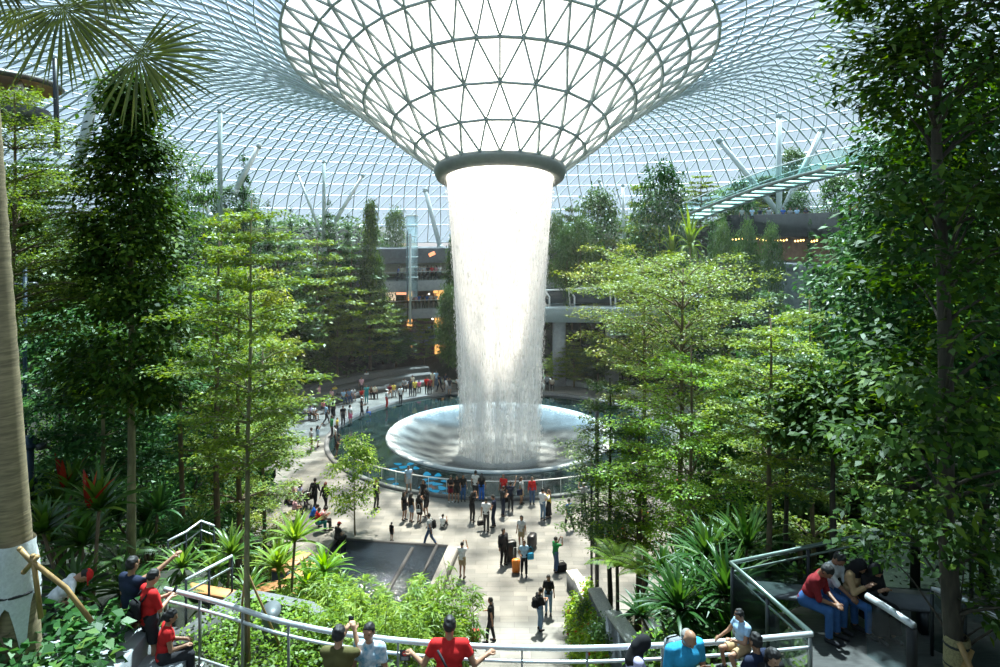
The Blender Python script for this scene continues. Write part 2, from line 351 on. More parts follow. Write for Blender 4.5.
# ------------------------------------------------------------------ oculus ring and waterfall
ZO = CH + 4.15                                   # oculus height at the sides
TILT = .18                                     # it rises towards the viewer
def otilt(y): return -(y - PC[1]) * TILT
mb = MB(); mb.lathe([(4.35, -.35), (4.5, .25), (4.9, .62), (5.25, .55), (5.3, .2), (5.1, -.30), (4.8, -.5), (4.35, -.35)], 96)
for v in mb.v: v[:, 2] += -v[:, 1] * TILT
oc = mb.build('oculus_ring', pm('bronze grey ring', (.30, .31, .29), .45, .4, .1, 2), None, True)
oc.location = (PC[0], PC[1], ZO); tag(oc, 'dark grey ring at the tip of the glass funnel where the water pours out', 'oculus')
def water_mat(name, lo, hi, sc, white=.96):
    m, nt, out = nodes(name); tc = N(nt, 'TexCoord')
    sx = N(nt, 'SeparateXYZ'); nt.links.new(tc.outputs['Object'], sx.inputs[0])
    at = N(nt, 'Math', operation='ARCTAN2'); nt.links.new(sx.outputs[1], at.inputs[0]); nt.links.new(sx.outputs[0], at.inputs[1])
    cb = N(nt, 'CombineXYZ'); ma = N(nt, 'Math', operation='MULTIPLY', i_1=sc); nt.links.new(at.outputs[0], ma.inputs[0]); nt.links.new(ma.outputs[0], cb.inputs[0])
    mz = N(nt, 'Math', operation='MULTIPLY', i_1=.9); nt.links.new(sx.outputs[2], mz.inputs[0]); nt.links.new(mz.outputs[0], cb.inputs[2])
    n1 = N(nt, 'TexNoise', i_Scale=1.0, i_Detail=5.0, i_Roughness=.65); nt.links.new(cb.outputs[0], n1.inputs['Vector'])
    # large streaks
    cb2 = N(nt, 'CombineXYZ'); m2 = N(nt, 'Math', operation='MULTIPLY', i_1=4.5); nt.links.new(at.outputs[0], m2.inputs[0]); nt.links.new(m2.outputs[0], cb2.inputs[0])
    m3 = N(nt, 'Math', operation='MULTIPLY', i_1=.05); nt.links.new(sx.outputs[2], m3.inputs[0]); nt.links.new(m3.outputs[0], cb2.inputs[2])
    n2 = N(nt, 'TexNoise', i_Scale=1.0, i_Detail=3.0); nt.links.new(cb2.outputs[0], n2.inputs['Vector'])
    # denser near the mouth, thinner lower down: the sheet breaks up as it falls
    mr = N(nt, 'MapRange', i_1=2.0, i_2=21.0, i_3=lo, i_4=hi); nt.links.new(sx.outputs[2], mr.inputs[0])
    a1 = N(nt, 'Math', operation='MULTIPLY_ADD', i_1=2.6, i_2=-1.3); nt.links.new(n1.outputs[0], a1.inputs[0])
    a2 = N(nt, 'Math', operation='MULTIPLY_ADD', i_1=1.6, i_2=-.8); nt.links.new(n2.outputs[0], a2.inputs[0])
    s1 = N(nt, 'Math', operation='ADD'); nt.links.new(a1.outputs[0], s1.inputs[0]); nt.links.new(a2.outputs[0], s1.inputs[1])
    s2 = N(nt, 'Math', operation='ADD', use_clamp=True); nt.links.new(s1.outputs[0], s2.inputs[0]); nt.links.new(mr.outputs[0], s2.inputs[1])
    tr = N(nt, 'BsdfTransparent'); df = N(nt, 'BsdfDiffuse'); tl = N(nt, 'BsdfTranslucent')
    df.inputs[0].default_value = (white, white, white, 1); tl.inputs[0].default_value = (white, white, white, 1)
    mm = N(nt, 'MixShader', i_0=.6); nt.links.new(df.outputs[0], mm.inputs[1]); nt.links.new(tl.outputs[0], mm.inputs[2])
    mx = N(nt, 'MixShader'); nt.links.new(s2.outputs[0], mx.inputs[0]); nt.links.new(tr.outputs[0], mx.inputs[1]); nt.links.new(mm.outputs[0], mx.inputs[2])
    nt.links.new(mx.outputs[0], out.inputs[0]); return m
wf = empty('waterfall', (PC[0], PC[1], -1.4), 0, 'tall white column of falling water pouring from the glass funnel into the pool', 'waterfall')
ZT = ZO + 1.4
def wprof(k): return [(k * (3.2 + 1.08 * (z / ZT) ** 1.6), z) for z in np.linspace(.0, ZT + .1, 24)]
for k, lo, hi, sc, nm in ((1.0, .30, 1.05, 60, 'outer_sheet'), (.93, .25, .95, 45, 'middle_sheet'), (.82, .22, .6, 30, 'inner_sheet')):
    mb = MB(); mb.lathe(wprof(k), 96)
    for v in mb.v: v[:, 2] += -v[:, 1] * TILT * np.clip((v[:, 2] - 15) / (ZT - 15), 0, 1)
    mb.build(nm, water_mat('falling water ' + nm, lo, hi, sc), wf, True)
mb = MB(); mb.lathe([(.02, ZT - .55), (2.2, ZT - .5), (4.1, ZT - .25)], 64)  # translucent disc added across the mouth to spread sunlight down the fall
for v in mb.v: v[:, 2] += -v[:, 1] * TILT
m, nt, out = nodes('added diffuser'); tl = N(nt, 'BsdfTranslucent'); df = N(nt, 'BsdfDiffuse'); mx = N(nt, 'MixShader', i_0=.55); tl.inputs[0].default_value = df.inputs[0].default_value = (.9, .93, .95, 1)
nt.links.new(df.outputs[0], mx.inputs[1]); nt.links.new(tl.outputs[0], mx.inputs[2]); tp = N(nt, 'BsdfTransparent'); mt = N(nt, 'MixShader', i_0=.48); nt.links.new(tp.outputs[0], mt.inputs[1]); nt.links.new(mx.outputs[0], mt.inputs[2]); nt.links.new(mt.outputs[0], out.inputs[0]); mb.build('added_diffuser', m, wf, True)
nd = 5200; zz = rng.uniform(0, ZT - .3, nd); ka = rng.uniform(0, 2 * math.pi, nd); kr = (3.2 + 1.08 * (zz / ZT) ** 1.6) * (1 + np.abs(rng.normal(0, .025, nd))) * np.where(rng.random(nd) < .1, 1.04, 1)
P = np.stack([kr * np.cos(ka), kr * np.sin(ka), zz], 1); L = rng.uniform(.05, .28, nd); W = rng.uniform(.008, .02, nd)
tg = np.stack([-np.sin(ka), np.cos(ka), 0 * ka], 1); rd = np.stack([np.cos(ka), np.sin(ka), 0 * ka], 1)
Q = np.stack([P + tg * W[:, None], P - tg * W[:, None] * .5 + rd * W[:, None], P - tg * W[:, None] * .5 - rd * W[:, None], P + np.stack([0 * L, 0 * L, L], 1), P - np.stack([0 * L, 0 * L, L * .6], 1)], 1).reshape(-1, 3)
b5 = np.arange(nd)[:, None] * 5
Fd = np.concatenate([b5 + np.array([q]) for q in ((0, 1, 3), (1, 2, 3), (2, 0, 3), (1, 0, 4), (2, 1, 4), (0, 2, 4))])
m, nt, out = nodes('water drops'); df = N(nt, 'BsdfDiffuse'); tl = N(nt, 'BsdfTranslucent'); mx = N(nt, 'MixShader', i_0=.5)
df.inputs[0].default_value = tl.inputs[0].default_value = (.95, .95, .95, 1)
nt.links.new(df.outputs[0], mx.inputs[1]); nt.links.new(tl.outputs[0], mx.inputs[2]); nt.links.new(mx.outputs[0], out.inputs[0])
tag(link('droplets', np_mesh('droplets', Q, Fd, m), wf), kind='stuff')
# ------------------------------------------------------------------ gridshell roof
def spl(xs, ys, x): return np.interp(x, xs, ys)
rb_x = [5.1, 6.8, 8.5, 10.6, 12.6, 15, 18, 22, 27, 33, 39, 45, 50, 53.5, 55]
rb_z = [4.6, 6.0, 7.3, 9.2, 10.8, 12.3, 13.9, 15.5, 16.6, 16.2, 13.8, 9.6, 4.8, .8, -2.5]
xs_f = np.linspace(5.1, 55, 400); zs_f = np.interp(xs_f, rb_x, rb_z)
for _ in range(3): zs_f = np.convolve(np.pad(zs_f, 6, 'reflect', reflect_type='odd'), np.ones(13) / 13, 'valid')
def roofpt(r, a):
    """a = 0 points at the viewer; a>0 turns to the right"""
    r = np.asarray(r, float); ca = np.cos(a)
    z = np.interp(r, xs_f, zs_f) + np.interp(r, [5.1, 8.5, 12.6, 18, 30, 42, 50], [.92, 2.4, 3.7, 4.2, 3.4, 1, 0]) * ca
    st = 1 + .75 * S((r - 16) / 36) * np.clip(ca, 0, 1) ** 1.2 + .12 * S((r - 20) / 30) * np.abs(np.sin(a))
    return np.stack([PC[0] + r * st * np.sin(a), PC[1] - r * st * ca, CH + z], -1)
def bars(P, Q, w, d, up):
    """boxes from P to Q, width w, depth d measured along up (the surface normal)"""
    T = Q - P; T = T / (np.linalg.norm(T, axis=1, keepdims=True) + 1e-9); Sd = np.cross(T, up); Sd /= np.linalg.norm(Sd, axis=1, keepdims=True) + 1e-9
    U = np.cross(Sd, T); n = len(P); V = np.zeros((n, 8, 3)); k = 0
    for E in (P, Q):
        for a_, b_ in ((-1, -1), (1, -1), (1, 1), (-1, 1)):
            V[:, k] = E + Sd * a_ * w / 2 + U * b_ * d / 2; k += 1
    f = np.array([(0, 1, 5, 4), (1, 2, 6, 5), (2, 3, 7, 6), (3, 0, 4, 7)])
    return V.reshape(-1, 3), (np.arange(n)[:, None, None] * 8 + f[None]).reshape(-1, 4)
thick = [[], []]; thin = [[], []]; panes_v, panes_f, pn = [], [], 0; nthick = nthin = 0
def addbars(P, Q, w, d, which):
    global nthick, nthin
    mid = (P + Q) / 2; up = mid.copy()
    # surface normal by finite differences
    x, y = mid[:, 0] - PC[0], -(mid[:, 1] - PC[1]); a = np.arctan2(x, y)
    up = np.stack([np.sin(a) * .5, -np.cos(a) * .5, np.ones(len(a))], 1) * 1.0
    up /= np.linalg.norm(up, axis=1, keepdims=True)
    V, F = bars(P, Q, w, d, up)
    if which: thick[0].append(V); thick[1].append(F + nthick); nthick += len(V)
    else: thin[0].append(V); thin[1].append(F + nthin); nthin += len(V)
def nrm_at(r, a):
    e = .05; dr = roofpt(r + e, a) - roofpt(r - e, a); da = roofpt(r, a + .01) - roofpt(r, a - .01)
    n = np.cross(dr, da); return n / (np.linalg.norm(n, axis=-1, keepdims=True) + 1e-9)
def addbars2(r0, a0, r1, a1, w, d, which):
    global nthick, nthin
    r0, a0, r1, a1 = np.broadcast_arrays(r0, a0, r1, a1)
    V, F = bars(roofpt(r0, a0), roofpt(r1, a1), w, d, nrm_at((r0 + r1) / 2, (a0 + a1) / 2))
    if which: thick[0].append(V); thick[1].append(F + nthick); nthick += len(V)
    else: thin[0].append(V); thin[1].append(F + nthin); nthin += len(V)
def addpanes(V, F):
    global pn
    panes_v.append(V); panes_f.append(F + pn); pn += len(V)
# funnel: rings with two diagonal families
rings = [(5.15, 22), (6.8, 22), (8.6, 22), (10.7, 44), (12.7, 44), (14.7, 44), (16.8, 44)]
off = 0.0
for k in range(len(rings)):
    r, n = rings[k]; st = 2 * math.pi / n
    a = (np.arange(n) + off) * st
    addbars2(r, a, r, a + st, .17 if k != 3 else .22, .34, 1)
    if k + 1 < len(rings):
        r2, n2 = rings[k + 1]
        if n2 == n:
            addbars2(r, a, r2, a + st / 2, .11, .36, 1); addbars2(r, a, r2, a - st / 2, .11, .36, 1)
            V = np.concatenate([roofpt(np.full(n, r), a), roofpt(np.full(n, r2), a + st / 2)]); i = np.arange(n)
            addpanes(V, np.concatenate([np.stack([i, (i + 1) % n, n + i], 1), np.stack([(i + 1) % n, n + (i + 1) % n, n + i], 1)])); off = off + .5
        else:
            a2 = a; s2 = 2 * math.pi / n2
            for dd in (-1, 0, 1): addbars2(r, a, r2, a + dd * s2, .11, .36, 1)
            V = np.concatenate([roofpt(np.full(n, r), a), roofpt(np.full(n, r2), a), roofpt(np.full(n, r2), a + s2)]); i = np.arange(n); j = (i + 1) % n
            addpanes(V, np.concatenate([np.stack([i, 2 * n + i, n + i], 1), np.stack([i, j, 2 * n + i], 1), np.stack([j, n + j, 2 * n + i], 1)])); off = off * 2
    if k == len(rings) - 1: a_last = a
n_funnel = sum(len(f) for f in panes_f[:4]); n_light = sum(len(f) for f in panes_f)
# shell: bold ribs, light rings and diagonals
rs = [16.8]
while rs[-1] < 54: rs.append(rs[-1] + 1.75)
rs = np.array(rs); n = 88
for q, (ra, rb_) in enumerate(zip(rs[:-1], rs[1:])):
    nn = 88 if ra < 27 else 176; st = 2 * math.pi / nn; a = (np.arange(nn)) * st + (a_last[0] if True else 0)
    tw = .004 * 0
    sh = q * .009; sh2 = (q + 1) * .009                # ribs drift slowly round the shell
    wv = .15 * st * math.sin(q * .8); wv2 = .15 * st * math.sin((q + 1) * .8)
    addbars2(ra, a + wv, rb_, a + wv2, .10, .24, 1)
    addbars2(rb_, a + wv2, rb_, a + st + wv2, .07, .14, 0)
    addbars2(ra, a + wv, rb_, a + st + wv2, .07, .14, 0)
    V = np.concatenate([roofpt(np.full(nn, ra), a + wv), roofpt(np.full(nn, rb_), a + wv2)]); i = np.arange(nn); j = (i + 1) % nn
    addpanes(V, np.concatenate([np.stack([i, j, nn + j], 1), np.stack([i, nn + j, nn + i], 1)]))
roof = empty('roof'); roof['kind'] = 'structure'
link('roof_frame', np_mesh('roof_frame', np.concatenate(thick[0]), np.concatenate(thick[1]), M_roof), roof)
link('roof_lattice', np_mesh('roof_lattice', np.concatenate(thin[0]), np.concatenate(thin[1]), M_roof_thin), roof)
link('roof_glass', np_mesh('roof_glass', np.concatenate(panes_v), np.concatenate(panes_f), [glass_mat('fritted funnel glass', (.93, .96, .97), .04, .35, (.95, .98, 1)), glass_mat('roof glass', (.50, .69, .87), .05, .045, (.66, .82, .95)), glass_mat('lightly fritted glass', (.80, .88, .94), .05, .13, (.85, .93, 1))],
    midx=np.select([np.arange(sum(len(f) for f in panes_f)) < n_funnel, np.arange(sum(len(f) for f in panes_f)) < n_light], [0, 2], 1)), roof)
# ------------------------------------------------------------------ light
sun_d = bpy.data.lights.new('sun', 'SUN'); sun = bpy.data.objects.new('sun', sun_d); C.objects.link(sun)
sun_d.energy = 20.0; sun_d.angle = R(2); sun_d.color = (1, .91, .76)
SUN_EL, SUN_AZ = R(66), R(6)                    # high, beyond the waterfall and a little to the right
sv = Vector((math.sin(SUN_AZ) * math.cos(SUN_EL), math.cos(SUN_AZ) * math.cos(SUN_EL), math.sin(SUN_EL)))
sun.rotation_euler = sv.to_track_quat('Z', 'Y').to_euler()
w = bpy.data.worlds.new('World'); bpy.context.scene.world = w; w.use_nodes = True; nt = w.node_tree; nt.nodes.clear()
out = nt.nodes.new('ShaderNodeOutputWorld'); bg = N(nt, 'Background', i_Strength=.47); nt.links.new(bg.outputs[0], out.inputs[0])
tc = N(nt, 'TexCoord'); sx = N(nt, 'SeparateXYZ'); nt.links.new(tc.outputs['Generated'], sx.inputs[0])
nz = N(nt, 'TexNoise', i_Scale=1.6, i_Detail=4.0); nt.links.new(tc.outputs['Generated'], nz.inputs['Vector'])
mz = N(nt, 'Math', operation='MULTIPLY_ADD', i_1=.25, i_2=-.12); nt.links.new(nz.outputs[0], mz.inputs[0])
az = N(nt, 'Math', operation='ADD', use_clamp=True); nt.links.new(sx.outputs[2], az.inputs[0]); nt.links.new(mz.outputs[0], az.inputs[1])
mxw = N(nt, 'MixRGB'); mrx = N(nt, 'MapRange', i_1=-.5, i_2=.5); nt.links.new(sx.outputs[0], mrx.inputs[0]); nt.links.new(mrx.outputs[0], mxw.inputs[0])
nt.links.new(ramp(nt, az.outputs[0], [(0, (1.2, 1.22, 1.25)), (.12, (1.0, 1.12, 1.25)), (.3, (.78, 1.0, 1.25)), (.7, (.8, 1.0, 1.2))]), mxw.inputs[1])
nt.links.new(ramp(nt, az.outputs[0], [(0, (1.2, 1.22, 1.25)), (.12, (1.05, 1.08, 1.12)), (.3, (.92, .98, 1.08)), (.7, (.95, 1.0, 1.08))]), mxw.inputs[2]); nt.links.new(mxw.outputs[0], bg.inputs[0])
sc = bpy.context.scene
sc.view_settings.view_transform = 'Standard'; sc.view_settings.look = 'None'; sc.view_settings.exposure = 0.5; sc.view_settings.gamma = 1
sc.cycles.use_denoising = True; sc.cycles.max_bounces = 7; sc.cycles.transparent_max_bounces = 16; sc.cycles.diffuse_bounces = 3; sc.cycles.glossy_bounces = 3
sc.cycles.sample_clamp_indirect = 6; sc.cycles.caustics_reflective = False; sc.cycles.caustics_refractive = False

# ------------------------------------------------------------------ water mist hanging in the valley round the fall
m, nt, out = nodes('fine water mist'); vs = N(nt, 'VolumeScatter', i_Density=.0008, i_Anisotropy=.35); vs.inputs[0].default_value = (.93, .97, 1, 1); nt.links.new(vs.outputs[0], out.inputs['Volume'])
mb = MB(); mb.lathe([(.01, .4), (30, .4), (30, 16), (22, 19.5), (.01, 19.5)], 40); mist = mb.build('mist', m); mist.location = (PC[0], PC[1] + 2, 0); tag(mist, 'thin white water mist hanging round the falling water', 'mist', None, 'stuff')
sc.cycles.volume_bounces = 0; sc.cycles.volume_step_rate = 4
# ------------------------------------------------------------------ plant builders (arrays of leaf blades)
def unit(v): return v / (np.linalg.norm(v, axis=-1, keepdims=True) + 1e-9)
def blades(P, D, Nn, L, W, fold=.12):
    """folded kite leaf at P along D with face normal near Nn"""
    D = unit(D); Sd = unit(np.cross(D, Nn)); U = np.cross(Sd, D); L = np.asarray(L)[:, None]; W = np.asarray(W)[:, None]
    mid = P + D * L * .45
    V = np.stack([P, mid + Sd * W * .5 + U * W * fold, P + D * L - U * L * .08, mid - Sd * W * .5 + U * W * fold], 1)
    return V.reshape(-1, 3), np.arange(len(P) * 4).reshape(-1, 4)
def on_segs(g, A, B, n, jr, jz, end_bias=1.0):
    A, B = np.array(A), np.array(B); ln = np.linalg.norm(B - A, axis=1); k = g.choice(len(A), n, p=ln / ln.sum()); t = g.random(n) ** (1 / end_bias)
    P = A[k] + (B[k] - A[k]) * t[:, None]; P += g.normal(0, 1, (n, 3)) * [jr, jr, jz]
    return P, unit(B[k] - A[k]), k
def leaf_rnd(g, n, k=None, groups=None, spread=.22):
    r = .45 + g.normal(0, spread, n)
    if groups is not None: r += (g.normal(0, .16, groups))[k]
    return np.clip(r, 0, 1)
PROF = {
    'umbrella': lambda t: np.clip(1.05 - .15 * t - .85 * np.clip(t - .45, 0, 1) ** 1.3 * 1.6, .12, 1) * (.72 + .28 * min(1, t * 3)),
    'cone': lambda t: max(.05, (1 - t) ** .85) * (.55 + .45 * min(1, t * 5)),
    'column': lambda t: max(.08, 1 - .75 * t ** 2.2) * (.6 + .4 * min(1, t * 5)),
    'ball': lambda t: math.sqrt(max(.04, 1 - (2 * t - .95) ** 2)),
    'vase': lambda t: .35 + .65 * math.sin(min(1, t * 1.05) * math.pi * .62) if t < .9 else .7,
}
def trunk_path(g, H, wob=.02, lean=(0, 0)):
    z = np.linspace(0, H, 9); w = np.cumsum(g.normal(0, wob, (9, 2)), 0); w -= w[0]
    return np.stack([w[:, 0] + lean[0] * z / H, w[:, 1] + lean[1] * z / H, z], 1)
def at_trunk(tp, z): return np.array([np.interp(z, tp[:, 2], tp[:, 0]), np.interp(z, tp[:, 2], tp[:, 1]), z])
def tier_tree(seed, H, Rc, zb, nt=9, nb=6, nleaf=9000, L=.09, W=.045, shape='umbrella', tr=.07, rise=.22, jr=.05, jz=.025, wob=.03, lean=(0, 0), upn=1.0, sub=7):
    g = np.random.default_rng(seed); tp = trunk_path(g, H, wob * H / 10, lean); T = MB()
    rad = np.linspace(tr, tr * .22, 9); T.tube(tp, rad, 8); A, B = [], []
    for k in range(nt):
        t = (k + g.uniform(.1, .6)) / nt; z = zb + (H - zb) * t; Rk = Rc * PROF[shape](t); a0 = g.uniform(0, 6.28)
        for b in range(nb):
            a = a0 + b * 2 * math.pi / nb + g.normal(0, .22); Lb = Rk * g.uniform(.7, 1.12); s = np.linspace(0, 1, 6); o = at_trunk(tp, z)
            r_ = rise * g.uniform(.6, 1.5)
            pts = o + np.stack([Lb * s * math.cos(a), Lb * s * math.sin(a), Lb * (r_ * s * 1.5 - r_ * .9 * s * s)], 1) + np.cumsum(g.normal(0, .012 * Lb, (6, 3)), 0)
            T.tube(pts, np.linspace(max(.010, tr * .34 * (1 - .5 * t)), .005, 6), 4, False)
            for s_ in np.linspace(.22, 1, sub):
                p = np.array([np.interp(s_, s, pts[:, i]) for i in range(3)])
                for sd in (-1, 1):
                    a2 = a + sd * (1.0 - .45 * s_) + g.normal(0, .15); l2 = Lb * .36 * (1.2 - .65 * s_) * g.uniform(.7, 1.2)
                    A.append(p); B.append(p + l2 * np.array([math.cos(a2), math.sin(a2), g.normal(.08, .1)]))
            A.append(pts[3]); B.append(pts[5])
    P, D, k = on_segs(g, A, B, nleaf, jr, jz); a = g.uniform(0, 6.28, nleaf)
    D = unit(D * .8 + np.stack([np.cos(a), np.sin(a), g.normal(-.1, .25, nleaf)], 1))
    Nn = unit(np.stack([g.normal(0, .35, nleaf), g.normal(0, .35, nleaf), np.full(nleaf, upn)], 1))
    V, F = blades(P, D, Nn, L * g.uniform(.7, 1.3, nleaf), W * g.uniform(.7, 1.3, nleaf))
    return T, V, F, leaf_rnd(g, nleaf, k, len(A))
def leafy_tree(seed, H, Rc, zb, ncl=160, nleaf=9000, L=.16, W=.08, shape='cone', tr=.1, cs=.32, wob=.03, lean=(0, 0), droop=.35, inner=.25, bt=.25, mask=None):
    g = np.random.default_rng(seed); tp = trunk_path(g, H * .98, wob * H / 10, lean); T = MB(); T.tube(tp, np.linspace(tr, tr * .15, 9), 8); Cc = []; A, B = [], []
    tries = 0
    while len(Cc) < ncl and tries < ncl * 6:
        tries += 1
        t = g.random() ** .9; z = zb + (H - zb) * t; Rk = Rc * PROF[shape](t); a = g.uniform(0, 6.28); r = Rk * math.sqrt(g.uniform(inner, 1))
        o = at_trunk(tp, z); c = o + np.array([r * math.cos(a), r * math.sin(a), r * g.uniform(-.15, .2)])
        if mask is not None and not mask(c): continue
        Cc.append(c); st = at_trunk(tp, max(zb * .7, z - r * g.uniform(.3, .7)))
        mid = (st + c) / 2 + np.array([0, 0, .12 * r]); pts = np.array([st, st * .6 + mid * .4 + [0, 0, .03 * r], mid, c])
        if g.random() < bt: T.tube(pts, np.linspace(max(.012, tr * .22), .006, 4), 4, False)
        A.append(mid); B.append(c + unit(c - mid) * cs * .8)
    A = np.array(A); B = np.array(B); k = g.choice(len(A), nleaf); t = g.random(nleaf) ** .5
    P = A[k] + (B[k] - A[k]) * t[:, None] * .6 + (B[k] - A[k]) * .4 + g.normal(0, 1, (nleaf, 3)) * np.array([cs, cs, cs * .55])
    cen = A[k]; out = unit(P - np.stack([0 * t, 0 * t, P[:, 2] - .4], 1) * 1.0); a = g.uniform(0, 6.28, nleaf)
    D = unit(unit((P - cen) * [1, 1, .4]) * .8 + np.stack([np.cos(a), np.sin(a), 0 * a], 1) * .7 + np.array([0, 0, -1]) * (droop + g.normal(0, .25, nleaf))[:, None])
    Nn = unit(np.stack([g.normal(0, .4, nleaf), g.normal(0, .4, nleaf), np.ones(nleaf)], 1) + out * .4)
    V, F = blades(P, D, Nn, L * g.uniform(.65, 1.25, nleaf), W * g.uniform(.7, 1.2, nleaf))
    return T, V, F, leaf_rnd(g, nleaf, k, len(A))
def strap(V, F, base, az, el, L, W, arch, seg=7, fold=.25, tipw=.05, twist=0):
    """one arching strap leaf, three verts across"""
    s = np.linspace(0, 1, seg + 1); e = el - arch * s ** 1.3; ds = L / seg
    r = np.concatenate([[0], np.cumsum(np.cos(e[:-1]) * ds)]); z = np.concatenate([[0], np.cumsum(np.sin(e[:-1]) * ds)])
    w = W * np.clip(np.minimum(s * 5 + .25, 1) * (1 - s ** 2.5) + tipw, .04, 1) / 2; ca, sa = math.cos(az), math.sin(az)
    up = np.stack([-np.sin(e) * ca, -np.sin(e) * sa, np.cos(e)], 1); sd = np.array([-sa, ca, 0])
    c = np.stack([base[0] + r * ca, base[1] + r * sa, base[2] + z], 1)
    rows = np.stack([c + sd * w[:, None] + up * (w * fold)[:, None], c, c - sd * w[:, None] + up * (w * fold)[:, None]], 1).reshape(-1, 3)
    b = sum(len(v) for v in V); V.append(rows); i = np.arange(seg)[:, None] * 3 + b
    F.append(np.concatenate([i + np.array([[0, 1, 4, 3]]), i + np.array([[1, 2, 5, 4]])])); return 2 * seg
def rosette(seed, n, L, W, base=(0, 0, 0), el=(20, 85), arch=(.6, 1.5), V=None, F=None, rn=None):
    g = np.random.default_rng(seed); V = [] if V is None else V; F = [] if F is None else F; rn = [] if rn is None else rn
    for i in range(n):
        t = i / max(1, n - 1); e = R(el[0] + (el[1] - el[0]) * t + g.normal(0, 5)); az = i * 2.4 + g.normal(0, .2)
        k = strap(V, F, base, az, e, L * g.uniform(.75, 1.1) * (1 - .25 * t), W * g.uniform(.8, 1.15), g.uniform(*arch) * (1.1 - .5 * t))
        rn += [float(np.clip(.4 + .25 * t + g.normal(0, .15), 0, 1))] * k
    return V, F, rn
def fern(seed, n, L, base=(0, 0, 0), el=(30, 60), nl=22, W=.26):
    g = np.random.default_rng(seed); Ps, Ds, Ns, Ls, Ws = [], [], [], [], []; T = MB()
    for i in range(n):
        az = i * 2 * math.pi / n + g.normal(0, .2); e0 = R(g.uniform(*el)); s = np.linspace(0, 1, nl + 3); e = e0 - 1.3 * s ** 1.2; l = L * g.uniform(.8, 1.1); ds = l / (nl + 2)
        r = np.concatenate([[0], np.cumsum(np.cos(e[:-1]) * ds)]); z = np.concatenate([[0], np.cumsum(np.sin(e[:-1]) * ds)])
        c = np.array(base) + np.stack([r * math.cos(az), r * math.sin(az), z], 1); T.tube(c[::4], np.linspace(.012, .004, len(c[::4])), 4, False)
        fw = np.stack([np.cos(e) * math.cos(az), np.cos(e) * math.sin(az), np.sin(e)], 1); sd = np.array([-math.sin(az), math.cos(az), 0]); up = np.cross(fw, sd)
        for sg in (-1, 1):
            ii = np.arange(2, nl + 3); wl = W * L * np.sin(np.clip((ii / (nl + 3)) ** .7 * math.pi, .15, 3.0)) 
            Ps.append(c[ii]); Ds.append(sg * sd + fw[ii] * .45 - up[ii] * .12); Ns.append(up[ii]); Ls.append(wl); Ws.append(np.full(len(ii), l / nl * 1.0))
    V, F = blades(np.concatenate(Ps), np.concatenate(Ds), np.concatenate(Ns), np.concatenate(Ls), np.concatenate(Ws), .05)
    return T, V, F, np.clip(.5 + g.normal(0, .18, len(F)), 0, 1)
def bamboo(seed, H, ncl, spread, nleaf=2600, L=.2, W=.03, tw=1.0):
    g = np.random.default_rng(seed); T = MB(); A, B = [], []
    for i in range(ncl):
        a = g.uniform(0, 6.28); r = spread * math.sqrt(g.random()); h = H * g.uniform(.65, 1.05); ln = g.uniform(.08, .28) * h * tw; s = np.linspace(0, 1, 9); az = a + g.normal(0, .5)
        c = np.stack([r * math.cos(a) + ln * s ** 2 * math.cos(az), r * math.sin(a) + ln * s ** 2 * math.sin(az), h * s], 1); T.tube(c, np.linspace(.022, .004, 9), 5, False)
        for j in range(int(14)):
            s_ = g.uniform(.28, 1); p = np.array([np.interp(s_, s, c[:, q]) for q in range(3)]); a2 = g.uniform(0, 6.28); l2 = tw * g.uniform(.25, .75) * (1.2 - s_ * .6)
            A.append(p); B.append(p + l2 * np.array([math.cos(a2), math.sin(a2), g.uniform(-.1, .6)]))
    P, D, k = on_segs(g, A, B, nleaf, .05, .04, 1.6); a = g.uniform(0, 6.28, nleaf)
    D = unit(D * .6 + np.stack([np.cos(a), np.sin(a), g.uniform(-.9, .1, nleaf)], 1)); Nn = unit(g.normal(0, .5, (nleaf, 3)) + [0, 0, 1])
    V, F = blades(P, D, Nn, L * g.uniform(.6, 1.2, nleaf), W * g.uniform(.8, 1.3, nleaf), .1)
    return T, V, F, leaf_rnd(g, nleaf, k, len(A))
def shrub(seed, Rs, H, nleaf, L, W, droop=.1):
    g = np.random.default_rng(seed); T = MB(); A, B = [], []
    for i in range(16):
        a = g.uniform(0, 6.28); r = Rs * g.uniform(.2, .9); p = np.array([r * math.cos(a), r * math.sin(a), H * g.uniform(.45, .95) * (1 - .4 * (r / Rs) ** 2)])
        T.tube([(0, 0, 0), p * [.4, .4, .55], p], [.018, .012, .005], 4, False); A.append(p * [.6, .6, .7]); B.append(p * 1.05)
    P, D, k = on_segs(g, A, B, nleaf, Rs * .2, H * .12); a = g.uniform(0, 6.28, nleaf); P[:, 2] = np.maximum(P[:, 2], .03)
    D = unit(D * .4 + np.stack([np.cos(a), np.sin(a), g.normal(.1 - droop, .35, nleaf)], 1)); Nn = unit(g.normal(0, .45, (nleaf, 3)) + [0, 0, 1])
    V, F = blades(P, D, Nn, L * g.uniform(.6, 1.25, nleaf), W * g.uniform(.7, 1.2, nleaf)); return T, V, F, leaf_rnd(g, nleaf, k, len(A))
def put(name, parts, loc, rz=0, scale=None, label=None, cat='tree', group=None):
    """parts: list of (part name, mesh)"""
    e = empty(name, loc, rz, label, cat, group)
    if scale is not None: e.scale = scale
    for pn_, me in parts: link(pn_, me, e)
    return e
def meshes(res, bark, leaf, n1='trunk', n2='foliage'):
    T, V, F, rn = res
    return [(n1, T.mesh(n1, bark, True)), (n2, np_mesh(n2, V, F, leaf, rn))]
def ztop(py, Y): return CH + Y * (HY - py) / FPX
def spot(px, Y, z=None):
    """ground point under image column px at distance Y (column read at the plant's foot)"""
    z_ = 8. if z is None else z
    for _ in range(4):
        x = (px - 500) / FPX * depth(Y, z_); z_ = hz(x, Y) - .15 if z is None else z
    return x, Y, z_
